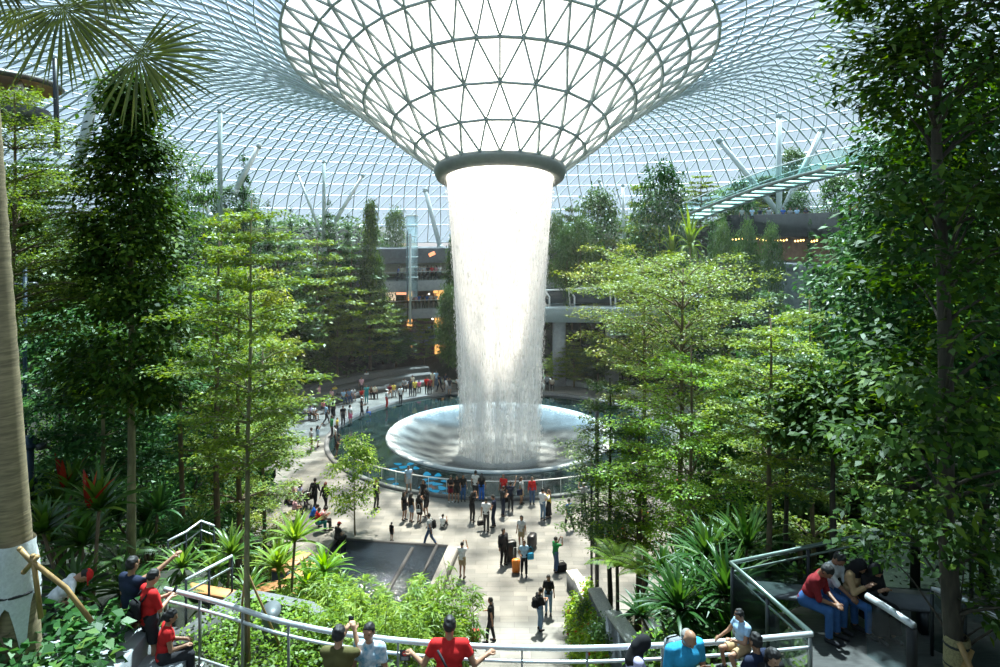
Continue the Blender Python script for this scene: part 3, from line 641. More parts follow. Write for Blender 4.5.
def own_tree(fn, px, Y, yt, rpx, label, bark, leaf, zbf=.4, z=None, name='tree', cat='tree', rz=0, **kw):
    x, Y, z0 = spot(px, Y, z); H = ztop(yt, Y) - z0; Rc = rpx / FPX * depth(Y, z0 + H * .6)
    zb = H * zbf; res = fn(kw.pop('seed', int(px * 7 + Y * 13)), H, Rc, zb, **kw)
    return put(name, meshes(res, bark, leaf), (x, Y, z0), rz, None, label, cat)
# ------------------------------------------------------------------ near and middle trees, one mesh set each
# left side
own_tree(tier_tree, 246, 10.9, 200, 78, 'slender tiered tree in the front planter beside the grey bollard', M_barkg, L_tier, .42, z=9.3, nt=11, nb=6, nleaf=14000, L=.075, W=.036, tr=.055, rise=.32, seed=11)
own_tree(leafy_tree, 131, 14, 84, 80, 'tall cone shaped dark leafed tree with a yellow band low on its trunk', M_barkg, L_dark, .34, z=9.2, ncl=260, nleaf=17000, L=.17, W=.085, tr=.10, cs=.22, shape='cone', seed=12, inner=.15, wob=.006)
own_tree(tier_tree, 100, 16.5, 300, 80, 'low spreading tree with pale open branches behind the banded trunk', M_barkg, L_blue, .25, z=8.9, nt=6, nb=6, nleaf=9500, L=.16, W=.075, tr=.07, rise=.15, jr=.1, jz=.07, seed=13)
own_tree(tier_tree, 12, 13, 92, 88, 'feathery small leafed tree beside the palm trunk at the left edge', M_bark, L_olive, .50, z=9.2, nt=11, nb=7, nleaf=26000, L=.075, W=.038, tr=.08, rise=.3, jr=.08, jz=.08, seed=14)
own_tree(tier_tree, 216, 20, 232, 62, 'tiered tree with a forked brown trunk behind the slender staked tree', M_bark, L_tier, .40, nt=8, nb=6, nleaf=11000, L=.10, W=.048, tr=.12, seed=15)
own_tree(tier_tree, 236, 21.5, 290, 66, 'tiered tree with thick brown trunk right of the forked trunk', M_bark, L_tier, .34, nt=7, nb=6, nleaf=11000, L=.10, W=.05, tr=.13, seed=16)
own_tree(tier_tree, 268, 27, 350, 44, 'dense low tiered tree overhanging the left edge of the plaza', M_bark, L_olive, .25, nt=7, nb=6, nleaf=11000, L=.11, W=.055, tr=.11, jr=.09, jz=.06, seed=17)
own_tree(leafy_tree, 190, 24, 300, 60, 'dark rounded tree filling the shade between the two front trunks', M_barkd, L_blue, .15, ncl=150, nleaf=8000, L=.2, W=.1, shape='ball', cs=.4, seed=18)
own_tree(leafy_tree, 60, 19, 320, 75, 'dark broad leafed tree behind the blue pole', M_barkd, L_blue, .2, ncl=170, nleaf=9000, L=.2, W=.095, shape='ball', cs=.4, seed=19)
own_tree(leafy_tree, 180, 20, 150, 36, 'thin light crowned tree rising just right of the dark cone tree', M_bark, L_far, .5, ncl=80, nleaf=5000, L=.13, W=.06, shape='column', cs=.3, seed=20)
own_tree(leafy_tree, 355, 36.4, 440, 29, 'young slender round leafed tree standing alone on the left of the plaza', M_barkg, L_bright, .22, ncl=60, nleaf=3400, L=.17, W=.10, shape='column', tr=.05, cs=.2, seed=21, z=0, inner=.1)
# right side
own_tree(tier_tree, 676, 25, 268, 92, 'tall spreading tree with thin yellowish crown left of the giant dark tree', M_bark, L_olive, .52, nt=8, nb=7, nleaf=15000, L=.12, W=.06, tr=.15, rise=.5, jr=.10, jz=.07, seed=31, shape='vase')
own_tree(tier_tree, 692, 22.5, 345, 88, 'bright green layered tree filling the middle of the right slope', M_bark, L_bright, .34, nt=8, nb=7, nleaf=17000, L=.11, W=.055, tr=.11, rise=.25, jr=.08, jz=.05, seed=32)
own_tree(tier_tree, 610, 28.3, 378, 62, 'darker bushy tree beside the lamp post at the right of the pool', M_barkd, L_far, .3, nt=8, nb=6, nleaf=12000, L=.14, W=.075, tr=.12, jr=.11, jz=.08, seed=33, shape='column')
own_tree(tier_tree, 637, 27.5, 420, 50, 'leafy tree with straight thick trunk behind the ferns', M_bark, L_bright, .42, nt=6, nb=6, nleaf=9000, L=.13, W=.065, tr=.16, seed=34, jr=.09, jz=.06)
own_tree(tier_tree, 768, 15, 318, 68, 'olive tiered tree just beyond the seated people', M_bark, L_tier, .36, z=8.6, nt=8, nb=6, nleaf=13000, L=.085, W=.042, tr=.075, seed=35)
own_tree(tier_tree, 786, 17, 350, 60, 'thin dark trunked tree right behind the olive tiered tree', M_barkd, L_far, .3, z=8.3, nt=7, nb=6, nleaf=9000, L=.11, W=.055, tr=.07, seed=36)
own_tree(tier_tree, 815, 22, 300, 62, 'pale silvery leafed tree reaching left out of the giant dark tree', M_bark, L_olive, .3, nt=7, nb=6, nleaf=10000, L=.14, W=.07, tr=.1, seed=37, jr=.1)
def crown_ok(wx, wy, wz):
    u, v = 500 + FPX * wx / wy, HY - FPX * (wz - CH) / wy
    return u > np.interp(v, [-400, 0, 150, 185, 235, 300, 380, 470, 540, 560, 640], [850, 850, 862, 890, 872, 850, 838, 838, 860, 935, 1015])
own_tree(tier_tree, 645, 29.3, 258, 84, 'wide thin crowned tree leaning its branches towards the waterfall on the right', M_bark, L_olive, .5, nt=8, nb=7, nleaf=14000, L=.14, W=.07, tr=.14, rise=.5, jr=.12, jz=.08, seed=38, shape='vase')
# the giant on the right: a long crown of big glossy leaves
x, Y, z0 = spot(957, 9.3, 9.0)
res = leafy_tree(41, 14.2, 2.05, 1.6, ncl=330, nleaf=22000, L=.17, W=.085, shape='column', tr=.14, cs=.22, inner=.12, droop=.3, bt=.35, lean=(-.15, .1), mask=lambda c: crown_ok(x + c[0], Y + c[1], z0 + c[2]))
giant = put('tree', meshes(res, M_barkd, L_dark), (x, Y, z0), 0, None, 'giant dark glossy leafed tree filling the right edge', 'tree')
MB().lathe([(.15, 0), (.165, .05), (.16, .42), (.145, .46)], 14, (0, 0, 1.45)).build('burlap_wrap', pm('olive burlap', (.26, .22, .11), .95, 0, .3, 40, bump=.4), giant, True)
mb = MB()
for zz_ in (1.52, 1.78): mb = MB(); mb.lathe([(.160, 0), (.172, .02), (.160, .04)], 14, (0, 0, zz_)); mb.build('strap', M_black, giant)
own_tree(leafy_tree, 915, 13.5, 130, 78, 'big leafed tree pressed behind the left side of the giant dark tree', M_barkd, L_blue, .32, z=8.8, ncl=300, nleaf=12000, L=.19, W=.095, shape='column', cs=.32, seed=42, inner=.1)
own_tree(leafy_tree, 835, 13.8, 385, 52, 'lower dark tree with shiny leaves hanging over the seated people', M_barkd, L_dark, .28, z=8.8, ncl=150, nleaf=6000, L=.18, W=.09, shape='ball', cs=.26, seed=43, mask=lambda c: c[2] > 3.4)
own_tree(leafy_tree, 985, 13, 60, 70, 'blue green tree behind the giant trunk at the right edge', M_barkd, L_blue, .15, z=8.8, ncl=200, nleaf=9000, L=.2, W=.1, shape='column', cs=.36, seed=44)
# ------------------------------------------------------------------ prototypes for the woods further off (10 m tall, 3 m crown radius)
def proto(fn, bark, leaf, *a, **k): return meshes(fn(*a, **k), bark, leaf)
PR = {
    'tier': [proto(tier_tree, M_bark, L_far, 101, 10, 3, 3.2, nt=8, nb=6, nleaf=6500, L=.30, W=.16, tr=.16, jr=.16, jz=.07),
             proto(tier_tree, M_bark, L_tier, 102, 10, 3, 2.2, nt=9, nb=6, nleaf=6500, L=.28, W=.15, tr=.16, jr=.16, jz=.07)],
    'olive': [proto(tier_tree, M_bark, L_olive, 103, 10, 3, 3.5, nt=7, nb=6, nleaf=5500, L=.28, W=.14, tr=.14, jr=.18, jz=.09, rise=.4)],
    'round': [proto(leafy_tree, M_barkd, L_far, 104, 10, 3, 2.5, ncl=120, nleaf=6000, L=.38, W=.2, shape='ball', cs=.5),
              proto(leafy_tree, M_barkd, L_blue, 105, 10, 3, 1.5, ncl=140, nleaf=6500, L=.38, W=.2, shape='ball', cs=.5)],
    'dark': [proto(leafy_tree, M_barkd, L_dark, 106, 10, 3, 1.6, ncl=150, nleaf=6500, L=.36, W=.19, shape='cone', cs=.45)],
    'pine': [proto(tier_tree, M_barkd, L_blue, 107, 10, 3, 1.5, nt=13, nb=6, nleaf=6500, L=.30, W=.13, shape='cone', tr=.13, jr=.2, jz=.12, rise=.1)],
    'tall': [proto(leafy_tree, M_bark, L_far, 108, 10, 3, 5.8, ncl=90, nleaf=4500, L=.34, W=.18, shape='ball', cs=.45, tr=.11)],
}
V, F, rn = rosette(109, 22, 3.6, .5, (0, 0, 7.4), (-5, 75), (.7, 1.5)); T_ = MB(); T_.tube([(0, 0, 0), (.08, 0, 4), (0, .05, 7.5)], [.17, .13, .14], 8)
PR['palm'] = [[('trunk', T_.mesh('trunk', M_barkg, True)), ('fronds', np_mesh('fronds', np.concatenate(V), np.concatenate(F), L_tier, rn))]]
_cnt = {}
def far(kind, px, Y, yt, rpx, label, z=None, group=None, cat='tree', sink=0):
    x, Y, z0 = spot(px, Y, z); H = ztop(yt, Y) - z0 + sink; Rc = rpx / FPX * depth(Y, z0 + H * .7); k = _cnt.get(kind, 0); _cnt[kind] = k + 1
    v = PR[kind][k % len(PR[kind])]; H = max(H, 1.5)
    return put('palm_tree' if kind == 'palm' else 'tree', v, (x, Y, z0 - sink), (px * 1.37 + Y) % 6.28, (Rc / 3, Rc / 3, H / 10), label, cat, group)
# left ridge and slope
for a in (('pine', 243, 60, 150, 27, 'broad dark pine standing high on the left ridge beside the leaning column'),
          ('tier', 203, 48, 168, 24, 'dark tiered tree on the ridge between the cone tree and the broad pine'),
          ('pine', 268, 62, 198, 14, 'small thin pine on the ridge right of the broad pine'),
          ('pine', 291, 66, 204, 12, 'tiny pointed pine low on the ridge against the glass'),
          ('pine', 329, 72, 198, 17, 'dark narrow pine at the foot of the vertical grey column'),
          ('pine', 348, 75, 212, 14, 'slim dark pine right of the one beneath the grey column'),
          ('dark', 371, 74, 205, 15, 'pointed dark tree left of the glass lift'),
          ('round', 396, 84, 213, 13, 'small airy round tree on the terrace left of the glass lift'),
          ('tier', 222, 42, 215, 40, 'wide dark tree on the slope under the broad pine'),
          ('tier', 278, 62, 238, 48, 'wide tiered tree half way up the left slope'),
          ('tier', 318, 68, 238, 40, 'dark green tiered tree high on the slope beside the shops'),
          ('tier', 352, 73, 244, 34, 'fresh green tiered tree next to the shop balconies'),
          ('dark', 376, 75, 258, 16, 'narrow climbing tree against the left end of the balconies'),
          ('tier', 370, 73, 288, 34, 'bright layered tree above the far left benches'),
          ('tier', 396, 77, 304, 22, 'layered tree at the corner of the shop entrance'),
          ('olive', 338, 69, 316, 26, 'brownish young tree rising behind the left benches'),
          ('round', 383, 76, 330, 30, 'bushy tree low beside the shop entrance'),
          ('tier', 424, 79, 318, 15, 'small leafy tree closest to the shop entrance'),
          ('tier', 286, 64, 300, 40, 'full green tree above the left plaza benches'),
          ('olive', 262, 38, 262, 40, 'olive tree on the slope behind the slender staked tree'),
          ('round', 258, 42, 345, 34, 'dark tree shading the nearest left benches'),
          ('round', 215, 32, 330, 55, 'dark tree in the shade low on the left slope'),
          ('dark', 456, 73, 240, 20, 'tall dark tree hugging the left side of the waterfall'),
          ('round', 449, 70, 290, 12, 'green hanging shrub tree just left of the waterfall')): far(*a)
# right ridge and slope
for a in (('round', 658, 72, 172, 30, 'tall bushy tree on the right ridge left of the palms'),
          ('tier', 640, 75, 182, 22, 'tall thin tree on the ridge right of the leaning strut'),
          ('palm', 690, 66, 198, 22, 'yellowish palm on the right ridge under the bridge end'),
          ('palm', 672, 68, 212, 18, 'smaller palm left of the yellowish palm'),
          ('round', 598, 76, 196, 26, 'dark round tree behind the leaning strut right of the waterfall'),
          ('tier', 572, 80, 205, 20, 'hazy tree right beside the top of the waterfall'),
          ('tall', 556, 74, 218, 14, 'thin trunked tree nearest the right side of the waterfall'),
          ('tall', 580, 72, 222, 16, 'tall bare trunked tree in the misty row right of the waterfall'),
          ('tall', 566, 71, 232, 12, 'smaller bare trunked tree in the misty row right of the waterfall'),
          ('olive', 612, 75, 236, 34, 'brownish spreading tree below the right ridge'),
          ('tier', 640, 75, 246, 34, 'green spreading tree above the white framed train'),
          ('pine', 712, 64, 202, 13, 'dark pine under the left end of the glass bridge'),
          ('tall', 724, 60, 228, 11, 'slim tree against the dark wall below the bridge'),
          ('tall', 748, 58, 226, 11, 'thin tree in front of the dark terrace wall'),
          ('round', 738, 70, 186, 20, 'bushy tree showing through the glass bridge'),
          ('round', 792, 78, 152, 15, 'small round tree high behind the middle of the glass bridge'),
          ('tall', 772, 56, 231, 11, 'small tree with lights near it on the dark terrace'),
          ('pine', 810, 56, 216, 9, 'pointed conifer on the dark terrace'),
          ('round', 800, 70, 196, 16, 'shrubby tree under the right part of the bridge'),
          ('round', 838, 64, 178, 20, 'dark tree at the right end of the glass bridge'),
          ('tier', 770, 51, 290, 40, 'green layered tree in the shade under the string lights'),
          ('tier', 820, 44, 292, 40, 'layered tree right below the string lights'),
          ('tier', 730, 63, 278, 32, 'dark layered tree above the pale train roof'),
          ('tier', 792, 36, 312, 44, 'wide layered tree left of the giant dark crown'),
          ('round', 850, 40, 240, 50, 'dark tree deep behind the giant dark tree'),
          ('round', 920, 34, 200, 70, 'dark tree behind the blue green tree'),
          ('round', 745, 30, 372, 50, 'dark bushy tree low on the right slope'),
          ('tier', 800, 28, 340, 52, 'shaded layered tree behind the seated people'),
          ('round', 712, 31, 420, 40, 'dark shrubby tree at the right edge of the plaza'),
          ('tier', 574, 70.0, 342, 20, 'green shrub tree under the train track right of the waterfall'),
          ('tier', 598, 69.3, 338, 24, 'bushy shrub tree below the train track'),
          ('tier', 610, 74, 340, 28, 'leafy tree below the train track near the lamp post'),
          ('tier', 655, 72, 330, 40, 'leafy tree behind the bright green layered tree'),
          ('round', 690, 66, 300, 40, 'dark tree in front of the train track')): far(*a)
for a in (('tier', 556, 71.0, 352, 13, 'small green tree at the foot of the pier nearest the waterfall'), ('tier', 628, 68.0, 326, 26, 'green layered tree in front of the middle viaduct pier'), ('round', 586, 71.5, 362, 14, 'low bush between the two viaduct piers')): far(*a)
# hidden depth of the woods
g = np.random.default_rng(5)
for i in range(46):
    for _ in range(60):
        th = g.uniform(R(-55), R(235)); r = g.uniform(22, 42); x, y = PC[0] + r * math.cos(th), PC[1] + r * math.sin(th)
        if y < 30 or abs(x) > 52 or (abs(x + 9) < 8 and y > 66) or (R(-8) < th < R(36) and r > 21) or (R(60) < th < R(130) and r > 23): continue
        px = 500 + x / depth(y, 8) * FPX
        if -60 < px < 1060: break
    side = 'left' if x < 0 else 'right'
    k = ['tier', 'round', 'tier', 'dark', 'olive'][i % 5]; v = PR[k][i % len(PR[k])]; H = g.uniform(5.5, 8.5); s = g.uniform(.75, 1.15)
    put('tree', v, (x, y, hz(x, y) - .3), g.uniform(0, 6), (s, s, H / 10), 'green tree packed into the wood on the %s slope' % side, 'tree', 'woods on the %s slope' % side)
# ------------------------------------------------------------------ shop galleries behind the pool
def ring_slab(name, r0, r1, a0, a1, z0, z1, mat, **kw):
    mb = MB(); mb.lathe([(r0, z0), (r0, z1), (r1, z1), (r1, z0), (r0, z0)], 40, (PC[0], PC[1], 0), a0, a1, False); return mb.build(name, mat, **kw)
GA0, GA1 = R(62), R(128)
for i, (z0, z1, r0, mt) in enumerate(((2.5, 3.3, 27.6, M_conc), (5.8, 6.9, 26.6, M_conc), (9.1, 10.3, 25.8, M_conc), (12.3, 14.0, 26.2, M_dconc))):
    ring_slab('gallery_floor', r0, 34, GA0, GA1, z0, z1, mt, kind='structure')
ring_slab('wall_gallery', 33.2, 34.2, GA0, GA1, -.5, 13.9, pm('brown shop wall', (.16, .09, .055), .6, 0, .5, .6), kind='structure')
ring_slab('trim_1', 28.2, 28.5, GA0, GA1, 10.95, 12.3, pm('cream bulkhead', (.62, .58, .48), .7, 0, .06, 1), kind='structure')
M_bal = glass_mat('balustrade glass', (.72, .84, .84), .12)
for z1, r0 in ((3.3, 27.6), (6.9, 26.6), (10.3, 25.8)):
    t = empty('glass_balustrade', (PC[0], PC[1] + r0, z1), 0, 'long glass balustrade on the %s shop gallery behind the pool' % {3.3: 'lowest', 6.9: 'middle', 10.3: 'top'}[z1], 'balustrade')
    MB().lathe([(r0 + .08, 0), (r0 + .08, 1.0)], 40, (0, -r0, 0), GA0, GA1, False).build('glass_panel', M_bal, t)
    MB().tube(arc(r0 + .08, GA0, GA1, 40, 1.03, (0, -r0)), .035, 5).build('handrail', M_steel, t)
M_shop = emit('warm shop window', (1.0, .48, .14), 1.1); M_shopw = emit('pale shop window', (1.0, .80, .55), .8); M_shopr = emit('red neon', (1.0, .16, .05), 1.4)
k = 0
for z, hs in ((.3, 1.9), (3.6, 1.9), (7.2, 1.7)):
    for a in np.linspace(100, 117, 6):
        k += 1
        if k % 3 == 0: continue
        th = R(a + (k % 2) * .8); r = 33.0; o = empty('shop_window', (PC[0] + r * math.cos(th), PC[1] + r * math.sin(th), z), th + R(90), 'warm lit shop window at the back of the %s gallery, %s from the lift' % ({.3: 'ground', 3.6: 'lower', 7.2: 'upper'}[z], ['first', 'second', 'third', 'fourth', 'fifth', 'sixth'][(k - 1) % 6]), 'window')
        w_ = (1.1, .7, 1.4)[k % 3]; MB().box((0, .0, hs / 2), (w_, .04, hs)).build('pane', (M_shop, M_shopw)[k % 2], o)
        mb = MB(); mb.box((0, .03, hs + .04), (w_ + .16, .1, .08)); mb.box((0, .03, .0), (w_ + .16, .1, .08)); mb.box((w_ / 2 + .04, .03, hs / 2), (.08, .1, hs)); mb.box((-w_ / 2 - .04, .03, hs / 2), (.08, .1, hs)); mb.build('window_frame', M_dsteel, o)
def sign_at(px, py, Y, w, h, mat, label, tilt=0):
    p = atY(px, py, Y); o = empty('shop_sign', p, 0, label, 'sign')
    MB().box((0, 0, 0), (w, .06, h), M=Matrix.Rotation(tilt, 3, 'Y')).build('lit_panel', mat, o); mb = MB(); mb.box((0, .06, 0), (w + .12, .08, h + .1), M=Matrix.Rotation(tilt, 3, 'Y')); mb.build('backing', M_dsteel, o)
sign_at(402, 293.5, 79.2, 1.35, .28, emit('orange sign', (1.0, .42, .22), 1.0), 'small glowing orange strip sign on the middle gallery')
sign_at(432, 254, 79.0, .75, .42, emit('red orange sign', (1.0, .32, .16), 1.5), 'bright red orange sign under the top gallery roof', R(-25))
sign_at(436, 291, 80.5, .6, .5, M_shop, 'small amber lit sign high on the middle gallery right end')
for px, py in ((429, 294), (432.5, 319), (446, 350)):
    p = atY(px, py, 79.5); MB().ell((0, 0, 0), (.09, .09, .09)).build('ceiling_lamp', emit('lamp white', (1, .9, .75), 4)); o = bpy.data.objects[[n for n in bpy.data.objects.keys() if n.startswith('ceiling_lamp')][-1]]
    o.location = p; tag(o, 'tiny bright round lamp hanging in the %s gallery' % {429: 'middle', 432.5: 'lower', 446: 'ground'}[px], 'lamp')
# glass lift
lp = atY(412, 279, 76.5); lf = empty('glass_lift', lp, 0, 'tall pale glass lift shaft standing in front of the shop galleries', 'lift')
hL = ztop(216, 76.5) - lp[2]
MB().box((0, 0, hL / 2 - 1.0), (1.15, 1.15, hL + 2)).build('shaft_glass', glass_mat('lift glass', (.80, .90, .91), .2, .1, (.8, .95, 1)), lf)
MB().box((-.1, -.75, hL / 2 - 3.5), (.22, .2, hL + 3)).build('mast', M_col, lf); MB().box((-.42, -.7, hL / 2 - 3.2), (.1, .14, hL + 3)).build('dark_rail', M_dsteel, lf)
for z in np.arange(.2, hL, 1.15): mb = MB(); mb.tube([(-.6, -.6, z), (.6, -.6, z), (.6, .6, z), (-.6, .6, z), (-.6, -.6, z)], .035, 4); mb.build('ring_frame', M_col, lf)
mb = MB(); mb.box((0, 0, hL + .05), (1.3, 1.3, .12), bev=.03); mb.build('cap', M_col, lf)
# ------------------------------------------------------------------ train viaduct
mb = MB(); n = 26; xs_ = np.linspace(2.5, 40, n); ys_ = 69.5 - .006 * (xs_ - 2.5) ** 2
V, F = [], []
for x, y in zip(xs_, ys_): V += [(x, y, 6.75), (x, y - .25, 8.1), (x, y - .25, 8.3), (x, y + 3.6, 8.3), (x, y + 3.3, 6.75)]
for i in range(n - 1): F += [(i * 5 + q, (i + 1) * 5 + q, (i + 1) * 5 + (q + 1) % 5, i * 5 + (q + 1) % 5) for q in range(5)]
mb.raw(V, F + [(0, 1, 2, 3, 4)]); vd = mb.build('train_viaduct', pm('blue grey concrete', (.33, .40, .42), .7, 0, .08, 1)); tag(vd, 'smooth blue grey train viaduct crossing behind the right side of the waterfall', 'viaduct')
for q, (px, Y) in enumerate(((559, 71), (612, 70.5), (700, 68))):
    x = (px - 500) / FPX * depth(Y, 5); MB().box((x, Y, hz(x, Y) / 2 + 3.2), (1.3, 1.2, 7.1 - hz(x, Y)), bev=.15).build('viaduct_pier', M_conc); o = bpy.data.objects[[n_ for n_ in bpy.data.objects.keys() if n_.startswith('viaduct_pier')][-1]]
    tag(o, ('grey pier under the train viaduct nearest the waterfall', 'grey pier in the middle of the train viaduct', 'grey pier under the far right of the train viaduct')[q], 'pier')
tr = empty('train', (8, 70.8, 8.3), 0, 'white framed train with dark glass sides on the viaduct', 'train')
def tx(px): return (px - 500) / FPX * depth(70.5, 9) - 8
mb = MB(); mb.box((tx(580), .9, .95), (tx(640) - tx(530), 1.9, 1.5), bev=.2); mb.build('body', pm('dark train glass', (.05, .065, .07), .15, 0, .1, 1), tr)
mb = MB(); mb.tube([(tx(528), -.25, 1.55), (tx(570), -.25, 1.75), (tx(606), -.25, 1.95), (tx(613), -.25, 1.9)], .10, 6); mb.build('roof_rail', M_white, tr)
for px in (544, 569, 610):
    mb = MB(); mb.tube([(tx(px), -.25, 1.7), (tx(px) + .1, -.25, 0)], .08, 6); mb.tube([(tx(px), -.25, 1.75), (tx(px + 5.5), -.27, .95), (tx(px + 5.5), -.27, 0)], .10, 6); mb.build('portal_frame', M_white, tr)
MB().box((tx(700), 1.2, .5), (7, 2.2, 1.0), bev=.2).build('pale_roof_car', pm('pale blue roof', (.42, .55, .66), .5, 0, .05, 1), tr, label='pale blue car body')
# ------------------------------------------------------------------ glass bridge high on the right
bp_ = [atY(*q) for q in ((690, 217, 71), (730, 201.5, 65.5), (770, 187, 60.5), (820, 173, 55), (870, 161.5, 50.5), (950, 146, 44.5))]
bp_ = np.array(bp_); tt = np.linspace(0, 5, 41); BPth = np.stack([np.interp(tt, range(6), bp_[:, i]) for i in range(3)], 1)
for _ in range(4): BPth[1:-1] = (BPth[:-2] + 2 * BPth[1:-1] + BPth[2:]) / 4
bt_ = np.gradient(BPth, axis=0); bs_ = np.stack([bt_[:, 1], -bt_[:, 0], 0 * bt_[:, 0]], 1); bs_ = unit(bs_); W2 = 1.5
br_o = BPth[20].copy(); bridge = empty('glass_bridge', br_o, 0, 'arched glass sided footbridge climbing to the right in front of the roof', 'bridge')
def strip(P, Q):
    V = np.concatenate([P, Q]); n = len(P); i = np.arange(n - 1); return V, np.stack([i, i + 1, n + i + 1, n + i], 1)
Lp, Rp = BPth - bs_ * W2 - br_o, BPth + bs_ * W2 - br_o; up = np.array([0, 0, 1.])
mb = MB(); mb.arr(*strip(Lp, Rp)); mb.arr(*strip(Lp - up * .14, Rp - up * .14)); mb.build('deck', glass_mat('pale glass deck', (.55, .68, .64), .1, .6, (.8, .95, .9)), bridge)
for nm, P in (('edge_beam', Lp), ('edge_beam', Rp)): MB().tube(P - up * .12, .17, 6).build(nm, pm('grey bridge steel', (.24, .28, .28), .5, .3, .1, 3), bridge)
for k in range(0, 40, 2):
    mb = MB(); mb.tube([Lp[k] - up * .2, Rp[k] - up * .2], .13, 4); mb.build('rib', pm('grey bridge steel', (.24, .28, .28)), bridge)
for P in (Lp, Rp):
    V, F = strip(P + up * .1, P + up * 1.15); np_o = link('glass_panel', np_mesh('glass_panel', V, F, glass_mat('bridge glass', (.62, .86, .80), .15)), bridge); MB().tube(P + up * 1.18, .05, 5).build('handrail', M_col, bridge)
# ------------------------------------------------------------------ roof columns and struts
def post(name, a, b, Y, wpx, label, mat=None, ext=.35):
    p, q = atY(a[0], a[1], Y), atY(b[0], b[1], Y); r = wpx / 2 / FPX * depth(Y, p[2]); d = p - q
    p2 = p + d * .15; q2 = q - d * ext; o = empty(name, q2, 0, label, name)
    MB().tube([(0, 0, 0), p2 - q2], [r * 1.1, r], 12).build('shaft', mat or M_col, o, True); u_ = unit(p2 - q2)
    MB().tube([p2 - q2 - u_ * r * 1.2, p2 - q2 + u_ * r * .6], [r * 1.15, r * 1.15], 12).build('head_joint', M_roof, o); MB().tube([(0, 0, 0), u_ * r * 2], [r * 1.7, r * 1.5], 12).build('foot_joint', M_roof, o)
post('column', (220, 122), (220, 200), 60, 4.6, 'vertical grey green column on the left ridge left of the broad pine', pm('grey green paint', (.36, .44, .43), .45))
post('strut', (257, 150), (240, 182), 58.5, 4.8, 'pale strut leaning right out of the broad pine on the left ridge')
post('strut', (188, 174), (205, 206), 56, 3.6, 'pale strut leaning left below the tall column on the left ridge')
post('strut', (300, 180), (315, 218), 76, 2.6, 'thin pale strut leaning left against the far glass at left')
post('column', (324, 170), (324, 230), 72, 3.4, 'vertical grey column rising behind the dark narrow pine', pm('grey green paint', (.36, .44, .43)))
post('strut', (360, 180), (340, 213), 73, 3.4, 'pale strut leaning right beside the vertical grey column')
post('strut', (427, 197), (440, 247), 83, 4.2, 'long pale strut leaning left just left of the waterfall', ext=.05)
post('strut', (101, 62), (84, 142), 37, 9.5, 'thick pale strut behind the fan palm fronds at upper left')
post('column', (55, 66), (57, 132), 39, 4.6, 'thin dark column right of the round canopy at upper left', M_dsteel)
post('strut', (601, 185), (613, 214), 79, 3.0, 'pale strut leaning left right of the water ring')
post('column', (623, 192), (624, 238), 82, 3.0, 'short white column in the trees right of the waterfall', M_white)
post('column', (779, 128), (779, 214), 73, 5.4, 'vertical grey column crossing behind the glass bridge')
post('strut', (726, 149), (777, 211), 74, 5.4, 'pale strut leaning left behind the glass bridge')
post('strut', (817, 140), (782, 213), 72, 5.4, 'pale strut leaning right behind the glass bridge')
# round floating canopy upper left
cv = atY(-33, 80, 41); rc = empty('round_canopy', cv, 0, 'dark round canopy with an orange underside at the upper left corner', 'canopy')
MB().lathe([(.05, .55), (3, .5), (4.7, .1), (5.0, -.15), (4.8, -.3)], 40).build('roof_shell', pm('dark bronze', (.06, .055, .045), .5, .3, .1, 2), rc, True)
MB().lathe([(.05, .1), (3, .0), (4.5, -.25), (4.8, -.3)], 40).build('soffit', pm('orange timber soffit', (.55, .24, .07), .6, 0, .2, 2, stretch=(1, 6, 1)), rc)
for k in range(5):
    a = R(-110 + k * 36); mb = MB(); c_ = np.array([3.2 * math.cos(a), 3.2 * math.sin(a), 0]); s_ = np.array([-math.sin(a), math.cos(a), 0]); mb.tube([c_ + s_ * .9 + [0, 0, -1.6], c_ + [0, 0, -.2], c_ - s_ * .9 + [0, 0, -1.6]], .22, 6); mb.build('v_leg', M_white, rc)
MB().lathe([(.1, -1.6), (4.2, -1.6), (4.3, -1.8), (4.2, -2.2), (.1, -2.2)], 40).build('floor_disc', M_dconc, rc)
# ------------------------------------------------------------------ dark terrace with string lights on the right
def rbox(name, r0, r1, a0, a1, z0, z1, mat, **kw): return ring_slab(name, r0, r1, a0, a1, z0, z1, mat, **kw)
TA0, TA1 = R(-4), R(32)
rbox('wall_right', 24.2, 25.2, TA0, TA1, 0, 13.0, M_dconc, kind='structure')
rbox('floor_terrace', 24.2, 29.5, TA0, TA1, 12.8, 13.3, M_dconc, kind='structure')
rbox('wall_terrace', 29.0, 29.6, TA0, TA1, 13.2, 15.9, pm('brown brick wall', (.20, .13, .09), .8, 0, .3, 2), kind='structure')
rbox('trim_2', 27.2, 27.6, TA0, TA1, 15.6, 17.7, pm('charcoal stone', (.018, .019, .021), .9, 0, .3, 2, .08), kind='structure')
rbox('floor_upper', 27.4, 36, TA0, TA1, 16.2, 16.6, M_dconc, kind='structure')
sl = empty('string_lights', (24.8, PC[1] + 9, 15.4), 0, 'string of warm yellow bulbs along the dark terrace at right', 'lights')
M_bulb = emit('warm bulb', (1.0, .62, .18), 5.0)
ca = [R(a) for a in np.linspace(6, 30, 30)]; wire = np.array([(PC[0] + 26.9 * math.cos(a), PC[1] + 26.9 * math.sin(a), 15.45 - .12 * abs(math.sin(i * .6))) for i, a in enumerate(ca)]) - np.array(sl.location)
MB().tube(wire, .012, 3).build('wire', M_black, sl); b0 = MB().ell((0, 0, -.08), (.075, .075, .09), 8, 6).mesh('bulb', M_bulb)
for i, p in enumerate(wire):
    if i in (3, 4, 9, 10, 16, 17, 23): continue
    o = link('bulb', b0, sl); o.location = p
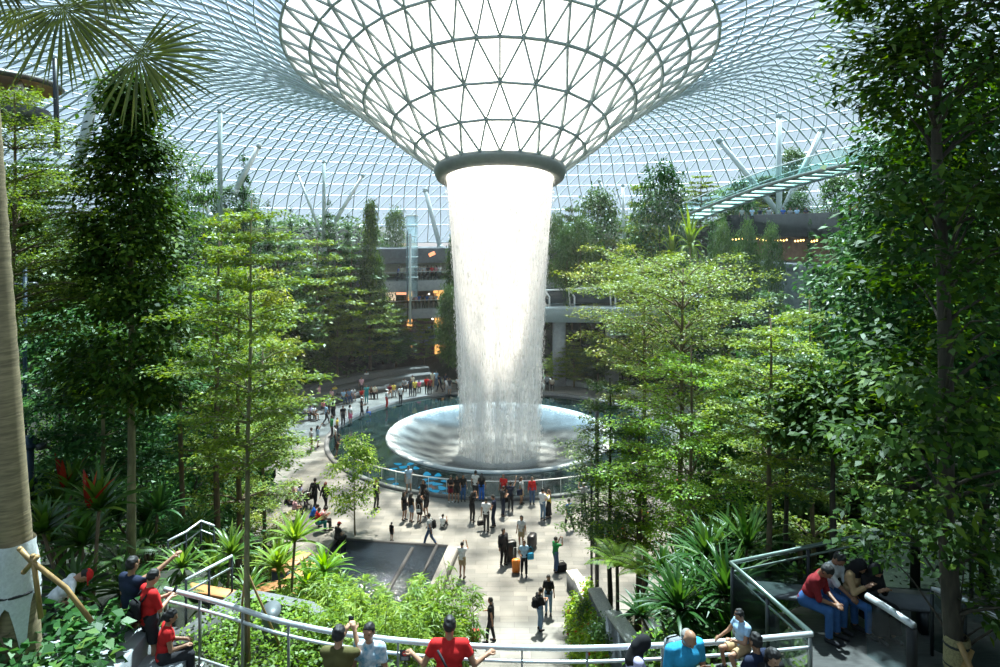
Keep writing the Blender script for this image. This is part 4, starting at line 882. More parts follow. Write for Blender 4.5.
# ------------------------------------------------------------------ walkway deck, rails and planters in front
DZ = 9.5; RZ = 10.6
rail_px = [(165, 589), (197, 596.5), (232, 606), (272, 619.5), (330, 632), (397, 640.5), (460, 645.5), (520, 648), (587, 648.5), (660, 645.5), (735, 641), (812, 634)]
RL = np.array([atZ(px, py, RZ) for px, py in rail_px])
corner = RL[-1]; side_end = atZ(731, 563, RZ)
poly = [tuple(p[:2] + [0, .12]) for p in RL] + [(corner[0] + .02, corner[1] + .12), (side_end[0] + .02, side_end[1]), (7.3, side_end[1] + 1.3), (11, side_end[1] + 1.0), (11, 2.5), (-9, 2.5), (-9, 11.0), (-6.6, 11.9), (RL[0][0] - .1, 11.9)]
M_deck = pm('dark deck paving', (.085, .085, .08), .6, 0, .35, 5, stretch=(1, 5, 1), bump=.1)
mb = MB(); mb.prism(poly, DZ - .35, DZ); struct('floor_deck', mb, M_deck)
fr = empty('deck_railing', (RL[7][0], RL[7][1], DZ), 0, 'curved silver railing with two rails along the front of the walkway', 'railing'); fo = np.array(fr.location)
RLs = np.stack([np.interp(np.linspace(0, 11, 56), range(12), RL[:, i]) for i in range(3)], 1)
for _ in range(3): RLs[1:-1] = (RLs[:-2] + 2 * RLs[1:-1] + RLs[2:]) / 4
MB().tube(RLs - fo, .040, 10).build('top_rail', M_steel, fr, True); MB().tube(RLs - fo - [0, 0, .19], .024, 8).build('second_rail', M_steel, fr, True); MB().tube(RLs - fo - [0, 0, .98], .02, 6).build('bottom_rail', M_steel, fr)
for px in (167, 200, 243, 289, 342, 398, 460, 522, 587, 662, 735, 810):
    p = np.array([np.interp(px, [q[0] for q in rail_px], RL[:, i]) for i in range(3)]) - fo; mb = MB(); mb.box((p[0], p[1], .53), (.022, .075, 1.06)); mb.box((p[0], p[1], .015), (.12, .14, .03), bev=.01); mb.build('post', pm('rail post steel', (.22, .23, .22), .45, .6, .1, 8), fr)
V, F = strip(RLs - fo - up * .98, RLs - fo - up * .22); link('wire_mesh', np_mesh('wire_mesh', V, F, glass_mat('fine wire mesh', (.80, .80, .78), .02)), fr)
sr = empty('glass_railing', (corner[0], corner[1], DZ), 0, 'dark green glass railing in front of the seated people', 'railing'); so = np.array(sr.location)
c2 = corner + [.35, .02, 0]; M_grail = pm('green steel rail', (.20, .27, .24), .35, .7, .1, 8); far_end = atZ(862, 548, RZ)
sp_ = np.array([corner, side_end, [7.3, side_end[1] + 1.2, RZ], [10.5, side_end[1] + .6, RZ]])
MB().tube(sp_ - so, .04, 8).build('top_rail', M_grail, sr, True); MB().tube(sp_ - so - [0, 0, .16], .02, 6).build('second_rail', M_grail, sr)
V, F = strip(sp_ - so - up * 1.05, sp_ - so - up * .2); link('glass_panel', np_mesh('glass_panel', V, F, glass_mat('smoked rail glass', (.26, .34, .31), .15)), sr)
for a_, b_ in ((0, .02), (0, .5), (0, .98), (1, .5), (1, .95), (2, .5)):
    p = sp_[a_] * (1 - b_) + sp_[a_ + 1] * b_ - so; mb = MB(); mb.box((p[0], p[1], .52), (.05, .05, 1.05)); mb.build('post', M_dsteel, sr)
# planter bed outside the railing, wide at left
offw = np.interp(RLs[:, 0], [-6, -4.3, -3.2, -2, 0, 5], [1.8, 1.9, 1.3, .9, .75, .9]); tn = unit(np.gradient(RLs, axis=0)); nv = np.stack([-tn[:, 1], tn[:, 0], 0 * tn[:, 0]], 1)
inn = RLs + nv * .1; outp = RLs + nv * offw[:, None]
pl = empty('front_planter', (0, 10, 9.3), 0, 'long stone edged planter bed along the outside of the walkway railing', 'planter')
pp = [tuple(p[:2] - [0, 10]) for p in inn] + [tuple(p[:2] - [0, 10]) for p in outp[::-1]]
mb = MB(); V = [(x, y, 0.08) for x, y in pp]; n = len(inn); mb.raw(V, [(i, i + 1, 2 * n - 2 - i, 2 * n - 1 - i) for i in range(n - 1)]); mb.build('soil', M_soil, pl)
rim = MB(); a_, b_ = outp - [0, 10, 0], outp + nv * .26 - [0, 10, 0]; zt = .24
for P_, Q_ in ((a_, b_),):
    V = np.concatenate([np.c_[P_[:, :2], np.full(n, zt)], np.c_[Q_[:, :2], np.full(n, zt)], np.c_[Q_[:, :2], np.full(n, -2.)], np.c_[P_[:, :2], np.full(n, -.1)]]); i = np.arange(n - 1)
    for q in range(3): rim.arr(V, np.stack([i + q * n, i + 1 + q * n, i + 1 + (q + 1) * n, i + (q + 1) * n], 1)) if q == 0 else None
    rim.arr(V, np.concatenate([np.stack([i + q * n, i + 1 + q * n, i + 1 + (q + 1) * n, i + (q + 1) * n], 1) for q in (1, 2)]))
e0, e1 = outp[0], inn[0]
rim.box(((e0[0] + e1[0]) / 2, (e0[1] + e1[1]) / 2 - 10, .0), (.3, np.linalg.norm(e0 - e1), .68), math.atan2(e0[1] - e1[1], e0[0] - e1[0]) - R(90))
rim.build('stone_rim', pm('grey rim stone', (.13, .13, .125), .8, 0, .3, 20, bump=.2), pl)
g = np.random.default_rng(77); k = g.integers(0, n, 9500); t = g.random(9500)
P = inn[k] * (1 - t[:, None]) + outp[k] * t[:, None]; P[:, 2] = 9.4 + g.random(9500) ** 1.5 * .42 * (1 - .5 * np.abs(t - .5)); a = g.uniform(0, 6.28, 9500)
D = np.stack([np.cos(a), np.sin(a), g.normal(.1, .4, 9500)], 1); V, F = blades(P - [0, 10, 9.3], D, unit(g.normal(0, .4, (9500, 3)) + [0, 0, 1]), g.uniform(.05, .11, 9500), g.uniform(.035, .075, 9500))
tag(link('groundcover', np_mesh('groundcover', V, F, L_ground, leaf_rnd(g, 9500)), pl), kind='stuff')
# bollard light
p = np.array([*atZ(271, 640, 9.45)[:2], 9.4]); bo = empty('bollard', p, 0, 'short grey bollard with a slanted round top in the front planter', 'bollard')
mb = MB(); th = np.linspace(0, 2 * math.pi, 28, endpoint=False); V = [(.15 * math.cos(t), .15 * math.sin(t), 0) for t in th] + [(.15 * math.cos(t), .15 * math.sin(t), .52 + .07 * math.sin(t)) for t in th]
mb.raw(V, [(i, (i + 1) % 28, 28 + (i + 1) % 28, 28 + i) for i in range(28)]); mb.build('body', pm('grey painted metal', (.10, .12, .13), .5, .2, .1, 6), bo, True)
V = [(.165 * math.cos(t), .165 * math.sin(t), .525 + .078 * math.sin(t)) for t in th] + [(.165 * math.cos(t), .165 * math.sin(t), .56 + .078 * math.sin(t)) for t in th]
MB().raw(V, [(i, (i + 1) % 28, 28 + (i + 1) % 28, 28 + i) for i in range(28)] + [tuple(range(28, 56))]).build('slanted_cap', pm('mid grey metal', (.11, .125, .13), .5, .2, .05, 6), bo)
# stakes holding the slender tree
bx, by = spot(246, 10.9, 9.3)[:2]
for q, (dx, dy, lab) in enumerate(((.55, .35, 'bamboo stake leaning to the right of the slender staked tree'), (-.35, .5, 'bamboo stake leaning behind the slender staked tree'), (.12, -.12, 'upright bamboo stake close against the slender staked tree'))):
    o = empty('bamboo_stake', (bx + dx, by + dy, 9.3), 0, lab, 'stake'); mb = MB(); mb.tube([(0, 0, 0), (-dx * .5, -dy * .5, .85), (-dx * 1.02, -dy * 1.02, 1.75)], [.022, .02, .018], 6); mb.build('cane', M_bamboo, o)
    MB().lathe([(.02, 0), (.034, .01), (.034, .04), (.02, .05)], 8, (-dx * .98, -dy * .98, 1.66)).build('tie', M_black, o)
# small dark sign hung on the rail
p = np.array([np.interp(405.5, [q[0] for q in rail_px], RL[:, i]) for i in range(3)]) + [0, -.05, -.17]
sg = empty('rail_sign', p, 0, 'small dark notice with a red symbol fixed to the railing', 'sign')
MB().box((0, 0, 0), (.15, .012, .155), bev=.004).build('plate', pm('dark plate', (.05, .045, .045), .4), sg)
mb = MB(); mb.lathe([(.001, 0), (.036, 0)], 18); 
for v in mb.v: v[:] = np.stack([v[:, 0], v[:, 2] * 0 - .009, v[:, 1] + .03], 1)
mb.build('red_symbol', pm('red sign paint', (.75, .05, .04), .5), sg); mb = MB(); mb.box((0, -.0105, .03), (.045, .002, .011)); mb.build('white_bar', M_white, sg)
for z in (-.022, -.04, -.058): MB().box((0, -.009, z), (.10, .003, .007)).build('text_line', pm('grey print', (.5, .5, .5), .6), sg)
# ------------------------------------------------------------------ dark water basin
bs = empty('water_basin', (-5.75, 31.4, 0), R(-8), 'dark rectangular water basin with stone edges left of the walkway lane', 'basin')
m, nt, out = nodes('basin water'); b = N(nt, 'BsdfPrincipled', i_Roughness=.08); nt.links.new(b.outputs[0], out.inputs[0]); b.inputs['Base Color'].default_value = (.018, .028, .04, 1); b.inputs['Specular IOR Level'].default_value = .8
tc = N(nt, 'TexCoord'); nz = N(nt, 'TexNoise', i_Scale=5.5, i_Detail=3.0, i_Roughness=.6); nt.links.new(tc.outputs['Object'], nz.inputs['Vector']); bpn = N(nt, 'Bump', i_Strength=.9, i_Distance=.12); nt.links.new(nz.outputs[0], bpn.inputs['Height']); nt.links.new(bpn.outputs[0], b.inputs['Normal'])
MB().box((0, 0, .16), (6.3, 6.9, .3)).build('water', m, bs)
MB().box((2.95, 0, .2), (.55, 7.0, .44), bev=.02).build('stone_slab', M_stone, bs)
mb = MB(); mb.box((-.1, 3.45, .18), (6.4, .12, .4)); mb.box((-3.2, 0, .18), (.14, 6.9, .4)); mb.box((0, -3.45, .18), (6.4, .14, .4)); M_blk = pm('black basin stone', (.035, .037, .04), .6, 0, .3, 14); mb.build('dark_edge', M_blk, bs)
mb = MB(); mb.box((.95, -.3, .24), (.14, 6.5, .34)); mb.build('divider', M_blk, bs); mb = MB(); mb.box((2.1, 1.9, .24), (.12, 3.0, .34)); mb.build('divider', M_blk, bs)
# ------------------------------------------------------------------ stepped planter walls and flowering hedge right of the lane
for q, (a_, b_, z, lab) in enumerate((((566, 572), (580, 592), .7, 'lowest stepped stone planter wall beside the flower box'), ((573, 579), (586, 607), 1.15, 'second stepped stone planter wall up from the plaza'), ((588, 590), (608, 630), 1.9, 'third stepped stone planter wall, in the middle of the flight'),
        ((605, 613), (632, 652), 2.9, 'fourth stepped stone planter wall just above the railing'), ((643, 622), (668, 655), 4.2, 'highest stepped stone planter wall, behind the hijab wearer'))):
    A_, B_ = atZ(*a_, z), atZ(*b_, z); d = B_ - A_; L_ = np.hypot(d[0], d[1]); c_ = (A_ + B_) / 2; rz_ = math.atan2(d[1], d[0]); nx, ny = -math.sin(rz_), math.cos(rz_); th_ = .55
    o = empty('planter_wall', (c_[0] + nx * th_ / 2, c_[1] + ny * th_ / 2, 0), rz_, lab, 'wall')
    mb = MB(); mb.box((0, 0, z / 2 - .05), (L_, th_ * .9, z + .1)); mb.build('block', M_dconc, o); MB().box((0, 0, z + .03), (L_ + .04, th_, .09), bev=.012).build('coping', pm('light coping stone', (.42, .41, .38), .75, 0, .3, 25, bump=.2), o)
hg = empty('hedge', (2.9, 25, 0), 0, 'trailing green hedge with red flowers along the right side of the lane', 'hedge')
g = np.random.default_rng(78); nl = 7500; y = g.uniform(-5.6, 4.2, nl); u = g.random(nl); xo = .0 + .035 * (y + 5)
P = np.stack([xo + u * 1.0 - .35 + g.normal(0, .1, nl), y, .06 + 1.45 * u ** .8 * np.clip(1.15 - .05 * y, .4, 1.3) + g.normal(0, .1, nl)], 1); P[:, 2] = np.maximum(P[:, 2], .03); a = g.uniform(0, 6.28, nl)
D = np.stack([np.cos(a) - .5, np.sin(a), g.normal(-.2, .4, nl)], 1); V, F = blades(P, D, unit(g.normal(0, .5, (nl, 3)) + [-.5, 0, .8]), g.uniform(.10, .2, nl), g.uniform(.06, .11, nl)); tag(link('foliage', np_mesh('foliage', V, F, L_bright, leaf_rnd(g, nl)), hg))
k = g.choice(nl, 90); V, F = blades(np.repeat(P[k], 5, 0) + [-.08, 0, .05], g.normal(0, 1, (450, 3)), g.normal(0, 1, (450, 3)) + [-.5, -.5, .5], np.full(450, .07), np.full(450, .06)); tag(link('flowers', np_mesh('flowers', V, F, L_red, g.random(450)), hg), kind='stuff')
mb = MB(); mb.box((.62, -.7, .5), (.3, 9.4, 1.0)); mb.build('core_wall', M_dconc, hg)
# ------------------------------------------------------------------ lamp posts and poles
def lamp(px, Y, yt, r, mat, label, rings=(), head=None, z=None):
    x, Y, z0 = spot(px, Y, z); H = ztop(yt, Y) - z0; o = empty('lamp_post', (x, Y, z0), 0, label, 'lamp'); MB().tube([(0, 0, 0), (0, 0, H)], [r * 1.15, r], 10).build('pole', mat, o, True)
    MB().lathe([(r * 2, 0), (r * 2, .08), (r * 1.2, .16)], 12).build('base', mat, o)
    for q in rings: MB().lathe([(r, 0), (r * 1.7, .02), (r * 1.7, .12), (r, .14)], 12, (0, 0, H * q)).build('collar', mat, o)
    for sx_ in (-1, 1):
        mb = MB(); mb.tube([(sx_ * r, 0, H * .93), (sx_ * (r + .16), -.05, H * .93 + .02)], .02, 5); mb.build('bracket', mat, o); mb = MB(); mb.box((sx_ * (r + .24), -.09, H * .93), (.16, .2, .14), bev=.03); mb.build('lamp_head', M_dsteel, o)
M_bpole = pm('dark blue paint', (.014, .035, .06), .45, .2, .1, 6)
lamp(597, 30.5, 398, .085, M_dsteel, 'tall black lamp post at the right edge of the pool', z=0)
lamp(591.5, 30.0, 455, .05, M_dsteel, 'thin black post just left of the black lamp post', z=0)
lamp(29, 15.5, 436, .10, M_bpole, 'dark blue pole with collars among the left shrubs', (.35, .62, .9))
lamp(25, 18, 262, .05, M_bpole, 'thin blue pole in the trees right of the palm trunk')
# zigzag timber topped seats left of the basin and other low pieces
for q, (px, py, w_, lab) in enumerate(((282, 585, 1.5, 'nearest dark block seat with orange timber top left of the basin'), (300, 574, 1.3, 'middle dark block seat with orange timber top left of the basin'), (312, 588, 1.2, 'right hand dark block seat with orange timber top left of the basin'), (292, 562, 1.2, 'farthest dark block seat with orange timber top left of the basin'))):
    Y_ = 16.5; z_ = 6.1; p = atZ(px, py, z_ + .45)
    o = empty('block_seat', (p[0], p[1], hz(p[0], p[1]) - .3), R(20 + 50 * (q % 2)), lab, 'seat'); hh = z_ + .45 - (hz(p[0], p[1]) - .3); mb = MB(); mb.box((0, 0, hh / 2 - .03), (w_, .55, hh), bev=.03); mb.build('block', M_dconc, o); MB().box((0, 0, hh), (w_ + .04, .5, .06), bev=.01).build('timber_top', M_wood, o)
p = atZ(203, 600, 9.52); o = empty('timber_step', (p[0], p[1] + .35, 9.3), R(-16), 'sunlit orange timber step behind the left end of the railing', 'step'); mb = MB(); mb.box((0, 0, .19), (1.1, .28, .06), bev=.01); mb.build('tread', M_wood, o); mb = MB(); mb.box((0, 0, .08), (1.05, .24, .16)); mb.build('riser', M_dconc, o)
# handrails of the path into the trees at left
for lab, pts in (('silver handrail of the path climbing into the left trees', [(186, 580), (209, 568), (232, 556)]), ('bent silver handrail further up the left path', [(168, 541), (186, 532), (201, 521), (214, 526)])):
    P_ = np.array([atZ(px, py, 10.2 if 'bent' not in lab else 9.4) for px, py in pts]); o = empty('handrail', P_[0] - [0, 0, .95], 0, lab, 'railing'); MB().tube(P_ - np.array(o.location), .03, 8).build('rail', M_steel, o, True); MB().tube(P_ - np.array(o.location) - [0, 0, .22], .018, 6).build('lower_rail', M_steel, o)
    for p_ in P_: MB().tube([p_ - np.array(o.location) - [0, 0, 1.6], p_ - np.array(o.location)], .022, 6).build('post', M_dsteel, o)
# right edge: thick silver handrail on a black post
P_ = np.array([atZ(867, 596, 10.6), atZ(893, 612, 10.6), atZ(914, 626, 10.6)]); o = empty('handrail', P_[2] - [0, 0, 1.1], 0, 'short thick silver handrail on a black post at lower right', 'railing'); oo = np.array(o.location)
MB().tube(P_ - oo, .055, 10).build('rail', M_steel, o, True); MB().tube([(-.02, .02, 0), (-.02, .02, 1.06)], .075, 12).build('post', M_black, o)
V, F = strip(P_ - oo - up * .95, P_ - oo - up * .1); link('glass_panel', np_mesh('glass_panel', V, F, glass_mat('blue rail glass', (.62, .80, .84), .12)), o)
P_ = np.array([atZ(932, 588, 10.6), atZ(965, 600, 10.6), atZ(1004, 622, 10.6)]); o = empty('handrail', P_[1] - [0, 0, 1.1], 0, 'dark handrail beyond the giant tree trunk at right', 'railing'); oo = np.array(o.location)
MB().tube(P_ - oo, .04, 8).build('rail', M_steel, o, True)
for p_ in P_: MB().tube([p_ - oo - [0, 0, 1.1], p_ - oo], .03, 6).build('post', M_dsteel, o)
V, F = strip(P_ - oo - up * 1., P_ - oo - up * .1); link('glass_panel', np_mesh('glass_panel', V, F, glass_mat('smoked rail glass', (.26, .34, .31))), o)
# crossed stakes at the giant tree
gx, gy = spot(957, 9.3, 9.0)[:2]
for dx, dy, zt, lab in ((-.75, -.45, 1.35, 'thick bamboo prop leaning against the giant tree from the left'), (.42, -.5, 1.45, 'thick bamboo prop leaning against the giant tree from the right'), (-.15, -.35, 1.2, 'short bamboo prop in front of the giant tree trunk')):
    o = empty('bamboo_prop', (gx + dx, gy + dy, 9.45), 0, lab, 'prop'); mb = MB(); mb.tube([(0, 0, 0), (-dx * 1.15, -dy * .72, zt)], [.045, .04], 8); mb.build('cane', M_bamboo, o)
    MB().lathe([(.04, 0), (.055, .01), (.055, .05), (.04, .06)], 8, (-dx * .8, -dy * .5, zt * .69)).build('tie', M_black, o)
# bench the four people sit on
sb = empty('timber_bench', (6.05, 12.1, DZ), R(-10), 'dark bench under the four seated people on the right deck', 'bench')
MB().box((0, 0, .43), (3.1, .5, .06), bev=.015).build('seat', M_dconc, sb)
for x in (-1.3, 0, 1.3): MB().box((x, 0, .2), (.12, .42, .4)).build('leg', M_dsteel, sb)
# planter wall at lower left
lw = empty('corner_planter', (-7.15, 8.75, DZ), 0, 'grey stone planter full of leafy plants at the lower left corner', 'planter')
mb = MB(); mb.box((0, 0, .36), (3.4, 4.0, .72), bev=.02); mb.build('stone_box', M_conc, lw)
g = np.random.default_rng(80); nl = 2600; P = np.stack([g.uniform(-1.6, 1.6, nl), g.uniform(-1.9, 1.98, nl), .72 + g.random(nl) ** 1.3 * .5], 1); a = g.uniform(0, 6.28, nl); D = np.stack([np.cos(a), np.sin(a), g.normal(.05, .35, nl)], 1)
V, F = blades(P, D, unit(g.normal(0, .35, (nl, 3)) + [0, 0, 1]), g.uniform(.12, .27, nl), g.uniform(.09, .17, nl)); tag(link('leafy_plants', np_mesh('leafy_plants', V, F, leaf_mat('philodendron', (.014, .06, .014), (.04, .135, .028), (.20, .30, .06), .3, .4, .3), leaf_rnd(g, nl)), lw), kind='stuff')
# ------------------------------------------------------------------ big palm at the left edge
px_, pY = 24, 9.9; x = (px_ - 500) / FPX * pY; palm = empty('palm_tree', (x, pY, 9.5), 0, 'tall palm with a ringed trunk wrapped in white cloth at the left edge', 'palm')
mb = MB(); zz = np.linspace(0, 11.2, 60); mb.tube(np.stack([-.075 * zz, 0 * zz, zz], 1), .25 + .06 * np.exp(-zz / 1.3) + .006 * np.cos(zz * 17), 20); mb.build('trunk', pm('pale ringed palm bark', (.27, .21, .12), .85, 0, .35, 3, bump=.3, stretch=(1, 1, 9)), palm, True)
th = np.linspace(0, 2 * math.pi, 48); zt_, zb_ = 1.62, None; V, F = [], []
for t in th:
    tail = .42 * max(0, math.cos(t - R(-48))) ** 22 + .28 * max(0, math.cos(t - R(-112))) ** 26 + .05 * math.sin(7 * t); r0 = .30
    for s in np.linspace(0, 1, 7):
        z = 2.45 - s * (.80 + tail * 1.7); V.append((-.075 * z + math.cos(t) * (r0 + .012 * math.sin(5 * t + 9 * s) + .03 * s), math.sin(t) * (r0 + .012 * math.sin(5 * t + 9 * s) + .03 * s), z))
for i in range(47): F += [(i * 7 + q, i * 7 + q + 1, (i + 1) * 7 + q + 1, (i + 1) * 7 + q) for q in range(6)]
MB().raw(V, F).build('cloth_wrap', pm('white burlap', (.66, .68, .68), .9, 0, .12, 25, bump=.3), palm, True)
MB().lathe([(.30, 0), (.335, .01), (.335, .035), (.30, .045)], 24, (-.13, 0, 1.72)).build('strap', M_black, palm)
def fan_frond(hub, frm, axis, nrm, Ls, spread, n, droop, seed):
    """petiole from frm to hub, then n pleated segments fanned about axis in the plane normal to nrm"""
    g = np.random.default_rng(seed); hub = np.array(hub, float); axis = unit(np.array(axis, float)); nrm = np.array(nrm, float); nrm = unit(nrm - axis * (nrm @ axis)); sd = np.cross(nrm, axis); V, F, rn = [], [], []
    for i in range(n):
        u = i / (n - 1) * 2 - 1; a = u * spread; d = axis * math.cos(a) + sd * math.sin(a); w = np.cross(nrm, d); L = Ls * (1 - .22 * abs(u) ** 2) * g.uniform(.88, 1.05); s = np.linspace(0, 1, 8)
        c = hub + d * (L * s)[:, None] - np.array([0, 0, 1]) * (droop * L * s ** 2.6 * g.uniform(.7, 1.4))[:, None] + nrm * (.04 * L * math.cos(i * math.pi))
        wd = L * math.sin(spread / n) * np.where(s < .45, s / .45 * .5 + .02, .52 * (1 - (s - .45) / .55) ** .8 + .02)
        rows = np.stack([c + w * wd[:, None] + nrm * wd[:, None] * .5, c, c - w * wd[:, None] + nrm * wd[:, None] * .5], 1).reshape(-1, 3); b = len(V) * 24; V.append(rows); q = np.arange(7)[:, None] * 3 + b
        F.append(np.concatenate([q + np.array([[0, 1, 4, 3]]), q + np.array([[1, 2, 5, 4]])])); v = float(np.clip(.4 + g.normal(0, .2), 0, 1)); rn += [v] * 14
    return np.concatenate(V), np.concatenate(F), rn
po = np.array(palm.location); crown = np.array([-.84, 0, 11.1])
for i, (px, py, Y, ax, nr, Ls, sp_a, n_, dr) in enumerate((
        (62, 6, 9.2, (.55, 0, -.75), (.15, -1, .25), 1.25, R(108), 46, .10), (138, 54, 9.0, (.75, 0, -.45), (.1, -1, .3), 1.15, R(100), 44, .08), (-10, -25, 9.5, (.8, .1, .1), (0, -.9, .5), 1.1, R(100), 36, .1), (100, -22, 8.8, (.9, 0, .05), (0, -.8, .5), 1.15, R(75), 34, .12), (20, 8, 9.9, (-.2, 0, -1), (0, -1, .1), .75, R(70), 26, .1))):
    h = atY(px, py, Y) - po; V, F, rn = fan_frond(h, crown, ax, nr, Ls, sp_a, n_, dr, 300 + i); o = link('frond', np_mesh('frond', V, F, L_fan, rn), palm)
    mb = MB(); mid = (crown + h) / 2 + np.array([0, 0, .25]); mb.tube([crown, mid, h], [.035, .025, .016], 6); mb.build('petiole', pm('olive petiole', (.13, .13, .035), .5, 0, .2, 8), o)
# bamboo props at the palm
for pts, lab in (([(20, 549), (30, 560), (66, 588), (92, 622)], 'crooked bamboo prop leaning right from the wrapped palm'), ([(33, 556), (36, 580), (41, 618)], 'upright bamboo prop tied to the wrapped palm'), ([(24, 572), (38, 556)], 'short bamboo peg through the palm tie')):
    P_ = np.array([atY(a, b_, 9.5) for a, b_ in pts]); o = empty('bamboo_prop', P_[-1], 0, lab, 'prop'); MB().tube(P_ - P_[-1], .035, 8).build('cane', M_bamboo, o, True); MB().ell(P_[0] - P_[-1], (.04, .04, .035), 8, 6).build('cut_end', M_bamboo, o)
# ------------------------------------------------------------------ strap leafed shrubs
def cordy(px, Y, yt, n, L, W, label, leaf=None, stems=5, z=None, red=False, el=(15, 85), arch=(.5, 1.2), name='strap_leaf_plant'):
    x, Y, z0 = spot(px, Y, z); seed = int(px + Y * 10); g = np.random.default_rng(seed); H = ztop(yt, Y) - z0; V, F, rn = [], [], []; T = MB(); o = empty(name, (x, Y, z0), 0, label, 'plant')
    for s in range(stems):
        a = s * 2.4; r = .10 + .07 * s; n = int(n * (1.3 if s == 0 else 1)); hb = max(.05, (H - L * .8) * (1, .66, .4, .2, .85)[s % 5]); b = (r * 2 * math.cos(a), r * 2 * math.sin(a), hb); T.tube([(r * .5 * math.cos(a), r * .5 * math.sin(a), -.1), b], [.035, .03], 6); rosette(seed + s, n, L * (1.12 - .05 * s), W * .95, b, el, arch, V, F, rn)
    T.build('stem', M_bark, o); link('leaves', np_mesh('leaves', np.concatenate(V), np.concatenate(F), leaf or L_strap, rn), o)
    if red: V, F, rn = rosette(seed + 9, 4, L * .9, W * 1.1, (.1, -.1, max(.05, H - L * .8) + .1), (55, 85), (.1, .4)); link('red_new_leaves', np_mesh('red_new_leaves', np.concatenate(V), np.concatenate(F), L_red, rn), o, )
for a in ((88, 12.6, 468, 34, 1.0, .13, 'big dark strap leafed plant with red new leaves left of the banded trunk', None, 5, 9.0, True),
          (62, 15.5, 455, 30, 1.0, .12, 'strap leafed plant behind the one with red leaves', None, 5, 8.9, True),
          (40, 17, 470, 26, 1.0, .12, 'pale strap leafed plant beside the dark blue pole', L_bright, 5, 8.8),
          (286, 15.5, 512, 34, .85, .10, 'bright sunlit strap leafed plant on thin stems left of the basin', L_bamb, 2, 7.2),
          (221, 14.0, 525, 28, .8, .09, 'dark strap leafed plant on several stems beside the path handrail', None, 5, 8.4),
          (316, 16, 545, 20, .8, .10, 'broad leafed plant in front of the block seats', L_bright, 2, 7.0),
          (330, 17.5, 570, 18, .6, .09, 'low strap leafed plant at the foot of the bamboo', None, 5, 6.3),
          (716, 12.9, 545, 44, 1.25, .11, 'big dark arching strap leafed plant behind the green glass railing', L_strapd, 5, 8.3),
          (738, 15.5, 500, 34, 1.4, .12, 'tall blue green strap leafed plant above the green glass railing', L_strapd, 5, 8.0),
          (676, 14.2, 572, 26, .85, .09, 'dark feathery strap leafed plant left of the big arching one', L_strapd, 5, 7.4),
          (690, 18, 530, 26, 1.1, .11, 'strap leafed plant in the shade below the bright green tree', L_strapd, 5, 6.6),
          (772, 12.5, 590, 22, .7, .08, 'narrow leafed plant at the corner of the green glass railing', None, 5, 8.6),
          (150, 17, 480, 26, 1.0, .11, 'dark strap leafed plant right of the banded trunk', L_blue, 5, 8.2),
          (188, 19, 505, 24, .9, .10, 'shadowed strap leafed plant between the two front trunks', None, 5, 7.0)): cordy(*a)
# ferns
def fern_at(px, Y, n, L, label, z=None, stem=0, leaf=None):
    x, Y, z0 = spot(px, Y, z); T, V, F, rn = fern(int(px * 3), n, L, (0, 0, stem)); o = empty('fern', (x, Y, z0), px, label, 'fern')
    if stem: T.tube([(0, 0, -.2), (.04, 0, stem)], [.07, .06], 8)
    T.build('stems', M_barkd, o); link('fronds', np_mesh('fronds', V, F, leaf or L_bright, rn), o)
for a in ((618, 24, 11, 1.45, 'bright tree fern spreading over the stepped planters', 2.2, 2.3, L_bamb), (646, 23, 9, 1.3, 'second bright tree fern right of the first over the planters', 2.4, 2.4, L_bamb), (150, 12.6, 11, .95, 'dark feathery fern in front of the pointing man', 9.0, .35, L_far), (168, 13.3, 10, .9, 'feathery fern right of the red shirted couple', 8.9, .3, L_far),
          (118, 15, 10, .9, 'fern at the foot of the banded trunk', 8.9, .2, L_far), (595, 25, 8, .7, 'small fern on the second stepped planter', 1.3, 0), (668, 17.5, 9, .9, 'fern in the shade behind the bald man', 6.4, .3, L_far), (760, 13.5, 9, .8, 'dark fern by the seated people', 8.5, 0, L_blue)): fern_at(*a)
# bamboo clumps
def bam(px, Y, yt, ncl, sp_, nl, label, z, L=.22, W=.032):
    x, Y, z0 = spot(px, Y, z); T, V, F, rn = bamboo(int(px + Y), ztop(yt, Y) - z0, ncl, sp_, nl, L, W, .55); o = empty('bamboo', (x, Y, z0), 0, label, 'bamboo'); T.build('canes', M_cane, o); link('foliage', np_mesh('foliage', V, F, L_bamb, rn), o)
for a in ((324, 16.5, 560, 12, .6, 4800, 'wide bamboo clump at the left of the bright thicket behind the railing', 6.2), (346, 15, 578, 9, .45, 3300, 'bamboo clump behind the boy at the railing', 6.8), (402, 17, 578, 12, .5, 4600, 'fluffy bamboo clump in the middle in front of the basin', 5.6), (380, 14.2, 596, 9, .5, 3200, 'low bamboo clump right of the boy at the railing', 6.9),
          (425, 15, 590, 10, .4, 3400, 'yellowish bamboo clump left of the red shirted visitor at the rail', 6.2), (444, 15.6, 600, 8, .3, 2600, 'slim bamboo clump behind the red shirted visitor at the rail', 6.0), (468, 17.5, 547, 5, .2, 1700, 'tallest thin bamboo clump beside the man with the red trolley', 4.4), (322, 11.7, 592, 7, .3, 1900, 'low bamboo clump just outside the railing right of the bollard', 8.9, .15, .024), (368, 11.2, 604, 7, .3, 1900, 'low bamboo clump just outside the railing behind the boy', 8.9, .15, .024), (415, 11.0, 606, 7, .3, 1900, 'low bamboo clump just outside the railing left of the spread arms', 8.8, .15, .024), (300, 14.5, 590, 8, .5, 2600, 'small bamboo clump next to the grey bollard', 7.4)): bam(*a)
